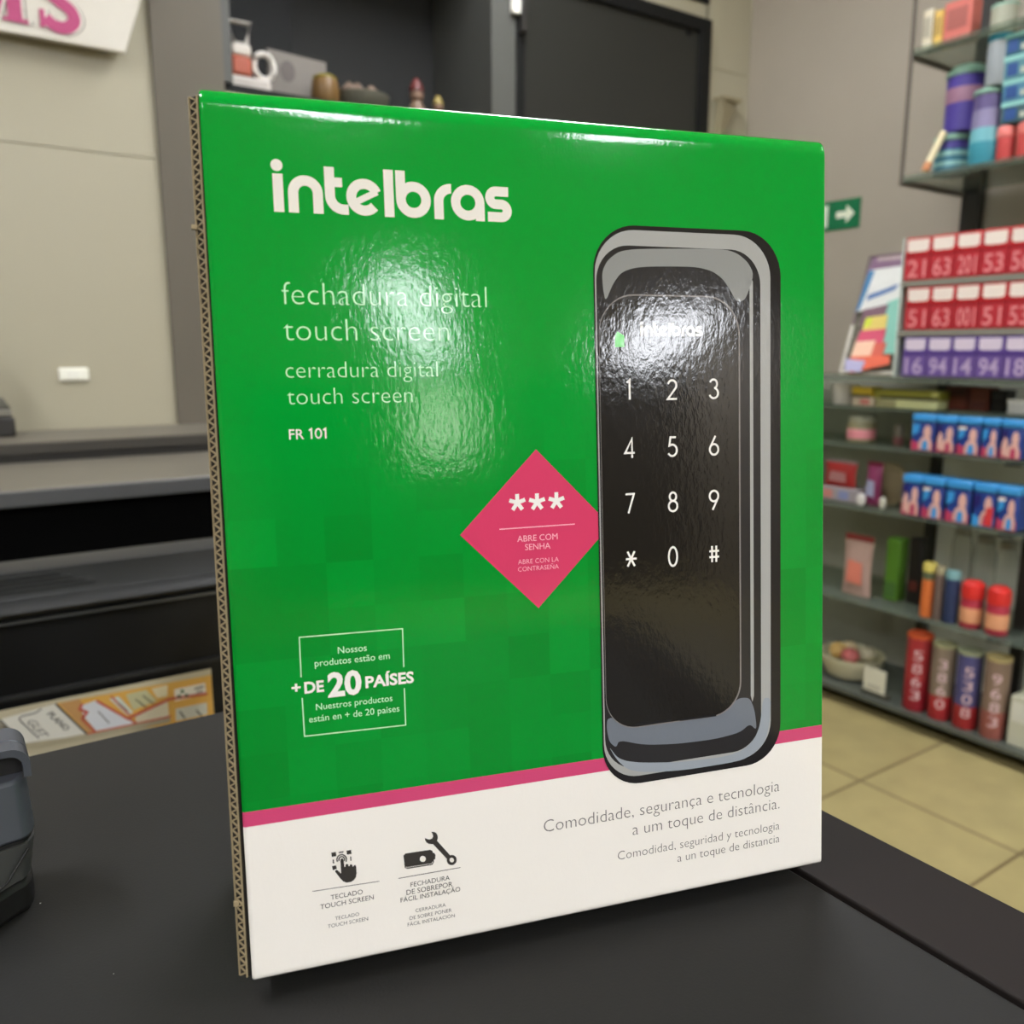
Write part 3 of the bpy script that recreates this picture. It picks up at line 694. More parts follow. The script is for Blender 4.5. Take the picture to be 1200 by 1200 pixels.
def digits():
    A = lambda cx, cy, rx, ry, a, b, n=16: [(cx+rx*math.cos(math.radians(a+(b-a)*i/n)), cy+ry*math.sin(math.radians(a+(b-a)*i/n))) for i in range(n+1)]
    G = {'1': [[(.12, .86), (.30, .98), (.30, 0)]],
         '2': [A(.29, .72, .26, .26, 165, -28)+[(.02, .03), (.58, .03)]],
         '3': [A(.26, .755, .225, .225, 160, -80), A(.27, .285, .27, .26, 82, -160)],
         '4': [[(.42, 0), (.42, .98), (.0, .26), (.58, .26)]],
         '5': [[(.50, .97), (.16, .97), (.09, .55)]+A(.27, .31, .28, .29, 118, -150)],
         '6': [A(.29, .29, .27, .27, 0, 360), [(.06, .42), (.38, .98)]],
         '7': [[(.04, .97), (.54, .97), (.2, 0)]],
         '8': [A(.29, .755, .2, .215, 0, 360), A(.29, .275, .265, .265, 0, 360)],
         '9': [A(.29, .70, .27, .27, 0, 360), [(.52, .56), (.20, 0)]],
         '0': [A(.29, .49, .255, .48, 0, 360)],
         '*': [[(.29, .88), (.29, .12)], [(.0, .50), (.60, .50)], [(.08, .12), (.50, .88)], [(.08, .88), (.50, .12)]][2:]+[[(-.02, .50), (.62, .50)]],
         '#': [[(.17, .08), (.17, .90)], [(.43, .08), (.43, .90)], [(.0, .64), (.60, .64)], [(.0, .34), (.60, .34)]]}
    keys = {'1': (737, 457), '2': (787, 457), '3': (836, 456), '4': (737.5, 525.5), '5': (787.5, 523.5), '6': (836, 522), '7': (737.5, 590), '8': (788, 588), '9': (836, 586), '*': (739, 655), '0': (788, 652), '#': (836, 649)}
    for ch, (px, py) in keys.items():
        u, w = uv(px, py); s = math.dist(uv(px, py-11.5), uv(px, py+11.5))
        pmesh('key_symbol', [stroke2([(u+(x-.29)*s*.92, w+(y-.49)*s) for x, y in q], s*.105) for q in G[ch]], P_txt, glass, 7)
digits()

# --- pictograms and captions on the white foot
z8 = lambda x, y: (350+x*.175, 950+y*.175)
pk = lambda q: ng([uv(*z8(*a)) for a in q])
ic = pmesh('keypad_pictogram', [pk(q) for q in (
    [(218, 281), (249, 275), (253, 304), (222, 309)], [(320, 267), (351, 262), (354, 289), (323, 294)], [(223, 371), (250, 365), (256, 388), (228, 399)],
    [(268, 276), (300, 270), (301, 279), (269, 285)], [(227, 328), (236, 326), (238, 352), (229, 353)], [(344, 308), (352, 306), (354, 334), (346, 336)],
    [(279, 330), (283, 321), (290, 318), (298, 322), (301, 330), (306, 376), (312, 374), (315, 360), (322, 355), (331, 358), (335, 371), (340, 371), (343, 361), (351, 358), (359, 362), (361, 373), (366, 373), (370, 365), (378, 363), (385, 370), (388, 420), (383, 445), (370, 464), (350, 477), (318, 481), (298, 473), (280, 455), (244, 408), (246, 398), (255, 395), (265, 402), (284, 420)])], P_dark, box, 1)
pmesh('touch_rings', [stroke_px([z8(288+r*math.cos(math.radians(a)), 326-r*math.sin(math.radians(a))) for a in range(-30, 216, 15)], 1.5) for r in (19, 32)], P_dark, ic, 1)
pmesh('caption', [stroke_px([z8(92, 540), z8(540, 472)], .8), word('TECLADO', z8(215, 590), z8(430, 563), 1), word('TOUCH SCREEN', z8(145, 650), z8(503, 603), 1),
      word('TECLADO', z8(245, 730), z8(405, 705), 1, -.005), word('TOUCH SCREEN', z8(195, 780), z8(465, 740), 1, -.005)], P_dark, ic, 1)
wp = [(890, 214), (922, 196), (1018, 302), (992, 322)]
hd = [(845, 182), (846, 196), (855, 212), (872, 222), (893, 224), (912, 216), (926, 202), (932, 184), (930, 164), (920, 148), (905, 141), (888, 141), (897, 158), (900, 172), (893, 186), (878, 192), (862, 190)]
ic2 = pmesh('wrench_pictogram', [pk(wp), pk(hd), stroke_px([z8(1025+24*math.cos(a*math.pi/12), 330+25*math.sin(a*math.pi/12)) for a in range(25)], 3.2),
      pk([(701, 300), (714, 286), (880, 261), (896, 268), (898, 280), (908, 282), (916, 296), (914, 326), (905, 328), (906, 344), (895, 362), (728, 389), (710, 382)])], P_dark, box, 1)
pmesh('lens', [ng([uv(*z8(831+20*math.cos(a*math.pi/12), 322+20*math.sin(a*math.pi/12))) for a in range(24)]), stroke_px([z8(716, 375), z8(726, 379), z8(890, 353), z8(899, 340)], .5)], gloss('print_foot_white', C3(236, 230, 220)), ic2, 2)
pmesh('caption', [stroke_px([z8(668, 453), z8(1083, 380)], .8), word('FECHADURA', z8(750, 508), z8(1012, 465), 1), word('DE SOBREPOR', z8(722, 560), z8(1030, 510), 1),
      word('FÁCIL INSTALAÇÃO', z8(683, 612), z8(1082, 540), 1), word('CERRADURA', z8(783, 677), z8(985, 645), 1, -.005), word('DE SOBRE PONER', z8(743, 728), z8(1025, 680), 1, -.005),
      word('FÁCIL INSTALACIÓN', z8(730, 771), z8(1045, 715), 1, -.005)], P_dark, ic2, 1)
z5 = lambda x, y: (620+x*.26667, 890+y*.26667)
pmesh('slogan', [word('Comodidade, segurança e tecnologia', z5(65, 325), z5(1100, 134), 1, -.014), word('a um toque de distância.', z5(455, 336), z5(1100, 212), 1, -.014)], P_mid, box, 1)
pmesh('spanish_slogan', [word('Comodidad, seguridad y tecnologia', z5(390, 444), z5(1100, 305), 1, -.012), word('a un toque de distancia', z5(652, 453), z5(1100, 360), 1, -.012)], P_mid, box, 1)

# ------------------------------------------------------------------ grey card terminal at the left edge
def terminal():
    xr = .0150; yf = .372
    t = thing('card_terminal', 'grey and black desktop card terminal at the left edge of the counter', 'card terminal', (xr-.05, yf+.04, ZT))
    L = lambda x, y, z: (x-(xr-.05), y-(yf+.04), z-ZT)
    def plan(x1, yfront, yback, bulge, inset=0, n=14):
        """right side straight, front bowed towards the viewer on the left"""
        x1 -= inset; p = [(x1, yback-inset)]
        p += [(x1, yfront+.016)]+[(x1-.006*(1-math.cos(a)), yfront+.016-.012*math.sin(a)) for a in [math.pi/2*i/5 for i in range(1, 6)]]
        for i in range(1, n+1):
            s = i/n; p.append((x1-.006-(.17)*s, yfront+.004-bulge*math.sin(s*math.pi*.5)+inset))
        p.append((x1-.176, yback-inset)); return p
    def slab(pl, z0, z1, name, m, bev=.0015, top=None):
        mb = MB()
        if top is None: mb.prism([L(x, y, z0) for x, y in pl], (0, 0, z1-z0))
        else:
            n = len(pl); v = [L(x, y, z0) for x, y in pl]+[L(x, y, z1) for x, y in top]
            mb.add(v, [tuple(reversed(range(n))), tuple(range(n, 2*n))]+[(i, (i+1) % n, n+(i+1) % n, n+i) for i in range(n)])
        return mb.build(name, m, t, bevel=bev)
    g1 = mat('terminal_blue_grey', C3(72, 74, 80), .45, noise=.04); g2 = mat('terminal_grey', C3(66, 65, 63), .5, noise=.05)
    bk = mat('terminal_black', C3(20, 18, 17), .55, noise=.1)
    yb = yf+.036
    xb_, xu, xh = ony(43, 1060, yf+.014).x, ony(39, 950, yf+.014).x, ony(35, 902, yf+.016).x
    slab(plan(xb_, yf, yb, .075), ZT, ZT+.0150, 'base', bk, .003)
    slab(plan(xb_-.0005, yf+.0005, yb, .070), ZT+.0152, ZT+.0158, 'seam', bk, 0)
    slab(plan(xb_-.0003, yf-.0005, yb, .074), ZT+.0160, ZT+.0322, 'lower_shell', g2, .0015, top=plan(xu-.0004, yf-.002, yb, .014))
    MB().tube([L(xu-.004, yf+.001, ZT+.0305), L(xu-.012, yf-.004, ZT+.0215), L(xu-.020, yf-.010, ZT+.0185)], .0005).build('groove', bk, t)
    slab(plan(xu-.0010, yf-.0010, yb, .012), ZT+.0324, ZT+.0338, 'dark_seam', bk, 0)
    slab(plan(xu, yf-.002, yb, .013), ZT+.0340, ZT+.0590, 'upper_shell', g1, .0015, top=plan(xu-.0012, yf+.001, yb, .011))
    # hood with a dark slot opening
    hx1 = xh; y0 = yf+.006; h0, h1 = .0592, .0722
    arc_ = lambda r, cx, cz: [(cx+r*math.cos(a), cz+r*math.sin(a)) for a in [math.pi/2*i/8 for i in range(9)]]
    o = [(hx1, h0)]+arc_(.0075, hx1-.0075, h1-.0075)+[(hx1-.160, h1), (hx1-.160, h0)]
    inn = [(hx1-.0028, h0+.0001)]+arc_(.0050, hx1-.0078, h1-.0080)+[(hx1-.155, h1-.0030), (hx1-.155, h0+.0001)]
    MB().prism([L(x, y0+.010, ZT+z) for x, z in o], (0, .016, 0)).build('hood', g1, t, bevel=.001)
    k = len(inn)
    v = [L(x, y0, ZT+z) for x, z in o]+[L(x, y0, ZT+z) for x, z in inn]+[L(x, y0+.0098, ZT+z) for x, z in o]+[L(x, y0+.0098, ZT+z) for x, z in inn]
    f = []
    for i in range(k-1):
        f += [(i, i+1, k+i+1, k+i), (2*k+i, 3*k+i, 3*k+i+1, 2*k+i+1), (i, 2*k+i, 2*k+i+1, i+1), (k+i, k+i+1, 3*k+i+1, 3*k+i)]
    MB().add(v, f).build('hood_rim', g1, t)
    MB().prism([L(x, y0+.0098, ZT+z) for x, z in inn], (0, -.0035, 0)).build('slot', bk, t)
terminal()

# ------------------------------------------------------------------ glass shelving along the right wall
XS, YN, YFAR = 2.325, .62, 2.02          # shelf front, near end (out of frame), far end (behind the box)
t = thing('shelving_unit', 'floor standing glass shelves with dark posts along the grey wall', 'shelving', (XS, 1.3, 0))
o_ = Vector((XS, 1.3, 0))
def sb(x0, y0, z0, x1, y1, z1, name, m, parent=t, **k): return MB().box(x0-o_.x, y0-o_.y, z0-o_.z, x1-o_.x, y1-o_.y, z1-o_.z).build(name, m, parent, **k)
XW = XR-.012; PY0 = onx(1181, 845, XS+.145).y-.017
sb(XS+.16, YN, 0.0, XW, YFAR, .045, 'plinth', M_dark_metal)
sb(XS, YN, .0452, XW, YFAR, .058, 'base_deck', mat('dark_green_glass', C3(84, 88, 80), .3, noise=.1))
for z in (.353, .647, .838, .953):
    sb(XS+.03 if z > .9 else XS, YN, z-.008, XW, YFAR, z, 'glass_shelf', M_shelf)
sb(XS-.004, YN, 1.030, XS+.30, YFAR, 1.0455, 'top_shelf', M_shelf)
sb(XS+.145, PY0, .0582, XS+.172, PY0+.034, 1.0298, 'front_post', M_dark_metal)
for z in (.353, .647, .838): sb(XS+.01, PY0-.004, z-.016, XS+.16, PY0+.038, z-.0082, 'bracket', M_dark_metal)
sb(XW-.02, 1.47, .0582, XW, 1.50, 1.0298, 'wall_post', M_dark_metal)
sb(XW-.004, 1.505, .0582, XW-.0005, YFAR, 1.0298, 'back_panel', mat('olive_grey_panel', C3(158, 155, 140), .6, noise=.08))
sb(XW-.004, YN, .0582, XW-.0005, 1.465, 1.0298, 'pale_back_panel', mat('pale_grey_panel', C3(236, 235, 226), .6, noise=.04))
sb(XS+.02, YFAR-.008, .0582, XW-.005, YFAR, 1.0298, 'end_panel', M_shelf)

t = thing('wall_shelf', 'upper glass wall shelves on a dark post above the red packs', 'shelf', (XS, 1.3, 1.6)); wsh = t
o_ = Vector((XS, 1.3, 1.6))
YE = 1.478
for z in (1.6014, 1.9296+.0):
    sb(XS, .62, z-.010, XR-.03, YE, z, 'glass_shelf', M_shelf, t)
    sb(XS, YE-.006, z-.024, XR-.03, YE+.004, z-.0102, 'end_arm', M_rail, t)
    sb(XS+.004, .62, z-.018, XS+.012, YE-.007, z-.0102, 'front_rail', M_shelf, t)
MB().tube([(.004, YE-.001-o_.y, -.02), (.004, YE-.001-o_.y, .75)], .006).build('hanging_rod', M_rail, t, smooth=True)
sb(XR-.03, YE-.055, 1.05, XR-.001, YE+.0, 2.5, 'wall_post', M_dark_metal, t)

# ---- dispenser of packs
RX = XS+.004; RY0, RY1 = .66, 1.452
t = thing('pack_dispenser', 'grey tiered rack holding two red rows and a purple row of packs', 'rack', (RX, 1.2, 1.0457))
o_ = Vector((RX, 1.2, 1.0457))
M_rack = mat('rack_grey', C3(128, 124, 112), .5, noise=.05)
tiers = [(1.048, 1.160), (1.178, 1.297), (1.315, 1.432)]
for i, (z0, z1) in enumerate(tiers):
    sb(RX, RY0, z0-.0018 if i == 0 else z0-.0165, RX+.085, RY1, z0-.0004, 'tier', M_rack, t)
sb(RX+.085, RY0, 1.0460, RX+.092, RY1, 1.425, 'rack_back', M_rack, t)
sb(RX+.002, RY1+.0002, 1.0460, RX+.092, RY1+.005, 1.432, 'rack_side', paint(196, 206, 196, .3), t)
M_red = mat('pack_red', C3(186, 28, 36), .35, noise=.06); M_purple = mat('pack_purple', C3(92, 66, 138), .35, noise=.06)
M_lab = mat('pack_label_white', C3(226, 212, 200), .4, noise=.03); M_pl = mat('pack_label_lilac', C3(206, 192, 206), .4, noise=.03)
M_glyph = mat('pack_figures_pink', C3(216, 128, 130), .5, noise=.05); M_glyph2 = mat('pack_figures_lilac', C3(180, 158, 190), .5, noise=.05)
M_dred = mat('pack_dark_red', C3(140, 20, 30), .4, noise=.05); M_dpur = mat('pack_dark_purple', C3(66, 44, 116), .4, noise=.05)
M_rose = mat('pack_rose', C3(178, 44, 54), .4, noise=.05); M_mauve = mat('pack_mauve', C3(104, 80, 142), .4, noise=.05)
def pack(y0, y1, z0, z1, txt, m, ml, mg, md, mr, label, group):
    t = thing('cigarette_pack', label, 'pack', (RX+.002, (y0+y1)/2, z0), group)
    w = (y1-y0)/2-.001; h = z1-z0; d = .045
    MB().box(0, -w, 0, d, w, h).build('carton', m, t, bevel=.003)
    mb = MB(); top = h-.006
    sh = [(w*.86, top), (-w*.86, top), (-w*.86, h*.70), (-w*.6, h*.66), (w*.6, h*.66), (w*.86, h*.70)]
    mb.add([(-.0006, a, b) for a, b in sh], [tuple(range(6))]).build('label', ml, t, fix=False)
    MB().box(-.0009, -w, h*.545, -.0002, w, h*.60).build('dark_band', md, t)
    MB().add([(-.0005, w*.98, h*.03), (-.0005, w*.98, h*.54), (-.0005, -w*.98, h*.54), (-.0005, -w*.98, h*.03)], [(0, 1, 2, 3)]).build('lower_print', mr, t, fix=False)
    mb = MB(); text_on(mb, txt, (-.0012, w*.72, h*.08), (0, -1, 0), (0, 0, 1), w*1.45, h*.56, .012)
    mb.build('figures', mg, t, fix=False)
ordn = ['leftmost', 'second from left', 'middle', 'fourth from left', 'rightmost']
rows = [(2, [1060, 1090, 1119, 1149, 1181, 1214], ['21', '63', '201', '53', '56'], 'top red row'),
        (1, [1060, 1089, 1117, 1147, 1178, 1210], ['51', '63', '001', '51', '53'], 'lower red row'),
        (0, [1057, 1085, 1114, 1143, 1175, 1207], ['16', '94', '14', '94', '18'], 'purple row')]
for ti, xs, tx, nm in rows:
    z0, z1 = tiers[ti]; red = ti > 0; py = {2: 300, 1: 365, 0: 420}[ti]
    ys = [onx(x, py, RX).y for x in xs]
    for k in range(5):
        pack(ys[k+1], ys[k], z0, z1, tx[k], M_red if red else M_purple, M_lab if red else M_pl, M_glyph if red else M_glyph2, M_dred if red else M_dpur, M_rose if red else M_mauve,
             '%s pack with white label, %s of the %s' % ('red' if red else 'purple', ordn[k], nm), 'packs in the '+nm)

# ---- leaning brochure holder left of the packs
def holder():
    z0 = 1.0457; base = XS+.004
    bl = onx(984, 438, base); br_ = onx(1056, 440, base)
    tlx = 2.44; zt = 1.405
    y0, y1 = RY1+.008, bl.y
    ytop = onx(1020, 297, tlx).y
    t = thing('brochure_holder', 'clear leaning stand with a pale frame left of the packs', 'brochure stand', (base, (y0+y1)/2, z0)); ym = (y0+y1)/2
    def P(s, h, k=0):      # s 0 far (left) .. 1 near, h 0..1
        yl = y1+(ytop-y1)*max(0, (h-.42)/.58); y = yl+(y0-yl)*s
        return (.003+(tlx-base)*h-(k+5 if k else 0)*.002, y-ym, .002+(zt-z0-.002)*h)
    fr = paint(206, 200, 186, .4)
    MB().tube([P(0, 0.02), P(0, .42)], .006).build('left_bar', fr, t, smooth=True)
    MB().tube([P(0, 0.02), P(1, 0.02)], .006).build('bottom_bar', fr, t, smooth=True)
    MB().tube([P(0, .42), P(0, 1), P(.98, 1)], .004).build('top_bar', paint(120, 96, 110), t, smooth=True)
    v = [P(0, .02), P(1, .02), P(1, .42), P(1, 1), P(0, 1), P(0, .42)]
    MB().prism(v, (.006, 0, .0)).build('back_sheet', paint(112, 108, 96, .3), t)
    for h in (.17, .30, .42): MB().tube([P(0, h, -4), P(.3, h, -4)], .003).build('cross_wire', paint(140, 134, 118), t)
    def sheet(pts, col, label, k, extra=None):
        b = thing('brochure', label, 'brochure', (base, ym, z0), 'brochures in the leaning stand')
        MB().prism([P(s, h, k) for s, h in pts], (.0015, 0, 0)).build('paper', paint(*col), b)
        if extra:
            for pp, cc, nm in extra: MB().add([P(s, h, k+.35) for s, h in pp], [tuple(range(len(pp)))]).build(nm, paint(*cc), b, fix=False)
    sheet([(.06, .84), (.98, .86), (.98, .995), (.10, .985)], (126, 96, 120), 'purple brochure at the top edge of the stand', 1, [([(.2, .95), (.98, .95), (.98, .985), (.2, .985)], (170, 150, 150), 'pale_band')])
    sheet([(.04, .53), (.98, .62), (.98, .90), (.10, .88)], (220, 220, 214), 'white brochure with a blue swoosh', 2, [([(.04, .53), (.12, .56), (.22, .87), (.10, .88)], (74, 128, 170), 'blue_edge'), ([(.2, .62), (.7, .70), (.75, .75), (.5, .71), (.2, .67)], (90, 120, 168), 'swoosh')])
    sheet([(.70, .18), (.99, .18), (.99, .66), (.62, .60)], (138, 196, 178), 'teal brochure beside the red packs', 3)
    sheet([(.22, .40), (.62, .42), (.66, .58), (.2, .55)], (126, 96, 108), 'brown purple leaflet below the white brochure', 3.0)
    sheet([(.28, .36), (.72, .38), (.70, .50), (.30, .48)], (222, 200, 110), 'yellow leaflet in the stand', 3.6, [([(.28, .40), (.42, .41), (.42, .48), (.30, .48)], (206, 214, 70), 'lime_patch')])
    sheet([(.22, .26), (.74, .27), (.74, .385), (.26, .37)], (204, 84, 110), 'pink leaflet below the yellow one', 4.6)
    sheet([(.20, .15), (.58, .16), (.60, .29), (.22, .28)], (234, 192, 164), 'cream and orange card in the stand', 5.6)
    sheet([(.58, .15), (.80, .16), (.82, .27), (.60, .27)], (206, 100, 84), 'brick red card right of the cream card', 5.6)
    sheet([(.28, .02), (.98, .10), (.94, .17), (.20, .155)], (222, 106, 80), 'orange red leaflet low in the stand', 6.4)
    sheet([(.16, .04), (.48, .03), (.52, .12), (.12, .14)], (176, 172, 204), 'lilac leaflet at the lower left of the stand', 7.4)
holder()

# ---- blue packets, two rows
M_bl = mat('packet_blue', C3(38, 62, 132), .35, noise=.08); M_lb = mat('packet_light_blue', C3(62, 146, 208), .35, noise=.05)
M_skin = mat('packet_photo_peach', C3(214, 168, 156), .5, noise=.12, nscale=60); M_pk = mat('packet_magenta', C3(176, 58, 90), .45, noise=.1); M_nv = mat('packet_navy', C3(40, 34, 100), .4, noise=.1)
def packet(y0, y1, z0, z1, label, group, var=0, x=XS+.012):
    t = thing('wet_wipe_packet' if 0 else 'blue_packet', label, 'packet', (x, (y0+y1)/2, z0), group)
    w = (y1-y0)/2-.0015; h = z1-z0; d = .06
    MB().box(0, -w, 0, d, w, h*.80).build('body', M_bl, t, bevel=.006)
    MB().box(-.003, -w-.0008, h*.8002, d+.003, w+.0008, h).build('top_band', M_lb, t, bevel=.005)
    X = -.0008
    f = lambda pts, m, n, k=0: MB().add([(X-k*.0008, -a*w, b*h) for a, b in pts], [tuple(range(len(pts)))]).build(n, m, t, fix=False)
    f([(-.95, .02), (.95, .02), (.95, .24), (.3, .32), (-.4, .22), (-.95, .30)], M_pk if var != 3 else M_lb, 'lower_print')
    f([(-.30, .05), (.84, .04), (.86, .22), (.74, .36), (.66, .40), (.74, .50), (.70, .62), (.52, .71), (.28, .71), (.10, .62), (.05, .50), (.14, .40), (-.1, .36), (-.28, .24)], M_skin, 'photo_patch', 1)
    f([(-.9, .40), (-.35, .52), (-.3, .74), (-.9, .72)], M_lb if var % 2 == 0 else M_nv, 'side_print', 1)
    f([(.0, .05), (.55, .05), (.50, .27), (.22, .32), (.05, .24)], M_pk if var % 2 else M_lb, 'detail_print', 2)
    if var == 1: f([(-.75, .1), (-.2, .08), (-.25, .46), (-.55, .58), (-.8, .4)], M_skin, 'second_photo', 2)
    if var == 2: f([(-.92, .66), (-.2, .68), (-.2, .75), (-.92, .74)], M_lab, 'title_strip', 2)
    if var == 3: f([(.2, .05), (.9, .05), (.9, .5), (.3, .46)], paint(206, 58, 60), 'red_print', 3)
bx1 = [(1068, 1096), (1097, 1121), (1122, 1150), (1151, 1172), (1173, 1200), (1201, 1226)]
on6 = ['leftmost', 'second', 'third', 'fourth', 'fifth', 'sixth']
for k, (a, b) in enumerate(bx1[:5]):
    packet(onx(b, 505, XS+.012).y, onx(a, 505, XS+.012).y, .8385, .943, 'blue packet with light blue top, %s from the left on the upper blue row' % on6[k] if k else 'blue packet with light blue top, leftmost on the upper blue row', 'packets on the upper blue row', k % 3)
bx2 = [(1056, 1079), (1080, 1106), (1108, 1138), (1140, 1168), (1169, 1195)]
for k, (a, b) in enumerate(bx2):
    packet(onx(b, 585, XS+.012).y, onx(a, 585, XS+.012).y, .6475, .768, 'blue packet with light blue top, %s from the left on the lower blue row' % on6[k] if k else 'blue packet with light blue top, leftmost on the lower blue row', 'packets on the lower blue row', 3 if k == 3 else (k+1) % 3)

# ---- simple goods; each placed by where its face stands on its shelf
def yspan(a, b, py, x): return onx(b, py, x).y, onx(a, py, x).y
def carton(a, b, z0, z1, x, d, col, label, cat, name='carton', bands=(), bevel=.003, rot=0):
    zm = (z0+z1)/2; q = (onx((a+b)/2, 600, x).y); 
    # the picture row that corresponds to the middle height
    P = Vector((x, q, zm)); rel = P-CAM; py = 600-F*rel.dot(upv)/rel.dot(fwd)
    y0, y1 = yspan(a, b, py, x); w = (y1-y0)/2; h = z1-z0
    t = thing(name, label, cat, (x, (y0+y1)/2, z0))
    MB().box(0, -w, 0, d, w, h).build('body', paint(*col), t, bevel=min(bevel, w*.4, h*.3))
    for (b0, b1, c0, c1, col2, nm) in bands:
        MB().box(-.0016, -w+2*w*(1-c1), h*b0, -.0002, -w+2*w*(1-c0), h*b1).build(nm, paint(*col2), t)
    return t
def jar(a, b, z0, z1, x, label, cat, profs, name='jar', seg=28):
    """profs: list of (part name, colour or material, [(r fraction, z fraction)...])"""
    zm = (z0+z1)/2; rel = Vector((x, onx((a+b)/2, 600, x).y, zm))-CAM; py = 600-F*rel.dot(upv)/rel.dot(fwd)
    y0, y1 = yspan(a, b, py, x); r = (y1-y0)/2*.93; h = z1-z0
    t = thing(name, label, cat, (x+r, (y0+y1)/2, z0))
    for nm, m, pr in profs:
        mm = m if isinstance(m, bpy.types.Material) else paint(*m)
        MB().lathe([(r*p, h*q) for p, q in pr], seg=seg).build(nm, mm, t, smooth=True)
    return t
# tall tins on the base deck
def tin(a, b, z1, label, upper, lower, rim, split, glyphs):
    x = XS+.016
    t = jar(a, b, .0585, z1, x, label, 'tin', [
        ('lower_label', lower, [(.97, 0), (1, .01), (1, split)]), ('upper_label', upper, [(1, split+.001), (1, .955)]),
        ('rim', rim, [(1.02, .956), (1.04, .97), (1.03, 1), (.9, 1), (.86, .97)])], name='tall_tin')
    # figures printed down the front of the label
    r = max(v.co.x for v in t.children[0].data.vertices); h = z1-.0585
    mb = MB(); aa = math.radians(205)
    for k, ch in enumerate(glyphs):
        z = h*(.16+.70*k/len(glyphs))
        v, f, a0, b0 = text_mesh(ch); n0 = 0
        wd = r*.75; hh = h*.62/len(glyphs)
        pts = []
        for X, Y in v:
            ang = aa+((X-a0)/max(b0-a0, .01)-.5)*.75
            pts.append(((r+.0009)*math.cos(ang), (r+.0009)*math.sin(ang), z+Y*hh*1.2))
        mb.add(pts, f)
    mb.build('figures', paint(208, 176, 176), t, fix=False)
tin(1054, 1083, .293, 'tall red tin with an orange rim, leftmost on the bottom deck', (158, 44, 48), (150, 32, 44), (206, 88, 48), .42, ['3', '6', '8', '5'])
tin(1084, 1112, .287, 'tall grey brown tin with a red foot, second on the bottom deck', (128, 112, 96), (164, 40, 44), (150, 148, 112), .32, ['0', '6', '8', '3'])
tin(1113, 1143, .287, 'tall purple blue tin with a red foot on the bottom deck', (76, 74, 118), (156, 38, 40), (146, 150, 120), .30, ['8', '0', '3', '5'])
tin(1145, 1176, .293, 'tall brown tin beside the black post, rightmost of the tins', (130, 108, 92), (146, 84, 74), (176, 158, 108), .34, ['3', '8', '6', '9'])
# bottom deck, left section
def bowl():
    x = XS+.02; t = jar(940, 1012, .0585, .155, x, 'pale bowl with fruit at the left of the bottom deck', 'bowl', [
        ('bowl', (196, 190, 158), [(.5, 0), (.72, .1), (.95, .55), (1, .8), (.96, .8), (.85, .5)])], name='fruit_bowl')
    r = .1
    for k, (a, b, c, col) in enumerate(((-.04, -.02, .075, (176, 92, 88)), (.03, .03, .08, (214, 190, 150)), (-.02, .05, .082, (196, 160, 96)), (.03, -.05, .075, (188, 178, 150)))):
        f = thing('fruit', ['reddish fruit in the pale bowl', 'cream fruit at the back of the pale bowl', 'yellow fruit in the pale bowl', 'beige fruit at the right of the pale bowl'][k], 'fruit', (t.location.x+a*.8, t.location.y+b*.8, .110+.0006*k), 'fruit in the pale bowl')
        MB().lathe([(.004, .0), (.022, .008), (.030, .026), (.024, .044), (.006, .052)], seg=20).build('flesh', paint(*col), f, smooth=True)
        MB().lathe([(.002, .0521), (.002, .06)], seg=8).build('stem', paint(90, 76, 50), f)
bowl()
carton(1012, 1038, .075, .150, XS+.02, .004, (204, 200, 178), 'small white card standing on the bottom deck', 'card', 'white_card', [(.15, .3, .2, .8, (176, 172, 154), 'print')], .001)
carton(1008, 1040, .0585, .0748, XS+.018, .02, (70, 68, 58), 'dark holder under the white card', 'card holder', 'card_holder')
carton(1182, 1215, .0585, .20, XS+.03, .08, (188, 186, 164), 'pale box right of the black post on the bottom deck', 'box', 'pale_box', [(.5, .9, .1, .9, (204, 202, 188), 'label')])
# shelf with the red lidded jars
x = XS+.02; z = .3535
red = (190, 40, 40)
for k, (a, b) in enumerate(((1119, 1147), (1149, 1178))):
    jar(a, b, z, .487, x, ['red jar with a round red lid, left of the pair', 'red jar with a round red lid, right of the pair'][k], 'jar', [
        ('body', (166, 44, 62), [(.9, 0), (.96, .03), (.96, .58), (.9, .62)]), ('label', (214, 150, 110), [(.97, .12), (.98, .14), (.98, .42), (.97, .44)]),
        ('lid', (206, 44, 38), [(.9, .621), (1.0, .64), (1.02, .80), (.96, .93), (.6, 1)])], name='red_jar')['group'] = 'red jars on the low shelf'
jar(1076, 1092, z, .515, x, 'slim orange container with a yellow lid on the low shelf', 'jar', [('body', (206, 108, 52), [(.94, 0), (1, .03), (1, .70)]), ('collar', (90, 96, 70), [(1, .701), (1, .84)]), ('lid', (196, 180, 90), [(1.02, .841), (1.02, .97), (.9, 1)])], name='slim_jar')
jar(1092, 1103, z, .512, x, 'slim brown container between the orange and navy ones', 'jar', [('body', (104, 86, 78), [(.94, 0), (1, .03), (1, .85)]), ('lid', (150, 140, 110), [(1.02, .851), (1.02, .97), (.9, 1)])], name='slim_jar')
jar(1102, 1120, z, .505, x, 'navy container with a teal lid on the low shelf', 'jar', [('body', (42, 54, 88), [(.94, 0), (1, .03), (1, .85)]), ('lid', (110, 150, 150), [(1.02, .851), (1.02, .97), (.9, 1)])], name='slim_jar')
carton(1064, 1078, z, .56, XS+.12, .04, (26, 22, 20), 'narrow black pack standing behind the orange container', 'pack', 'black_pack', [(.2, .35, .2, .9, (92, 34, 30), 'red_print')])
carton(1037, 1053, z, .55, XS+.10, .05, (86, 132, 40), 'green pointed pack at the end of the low shelf', 'pack', 'green_pack', [(.05, .3, .1, .9, (74, 110, 50), 'dark_foot')])
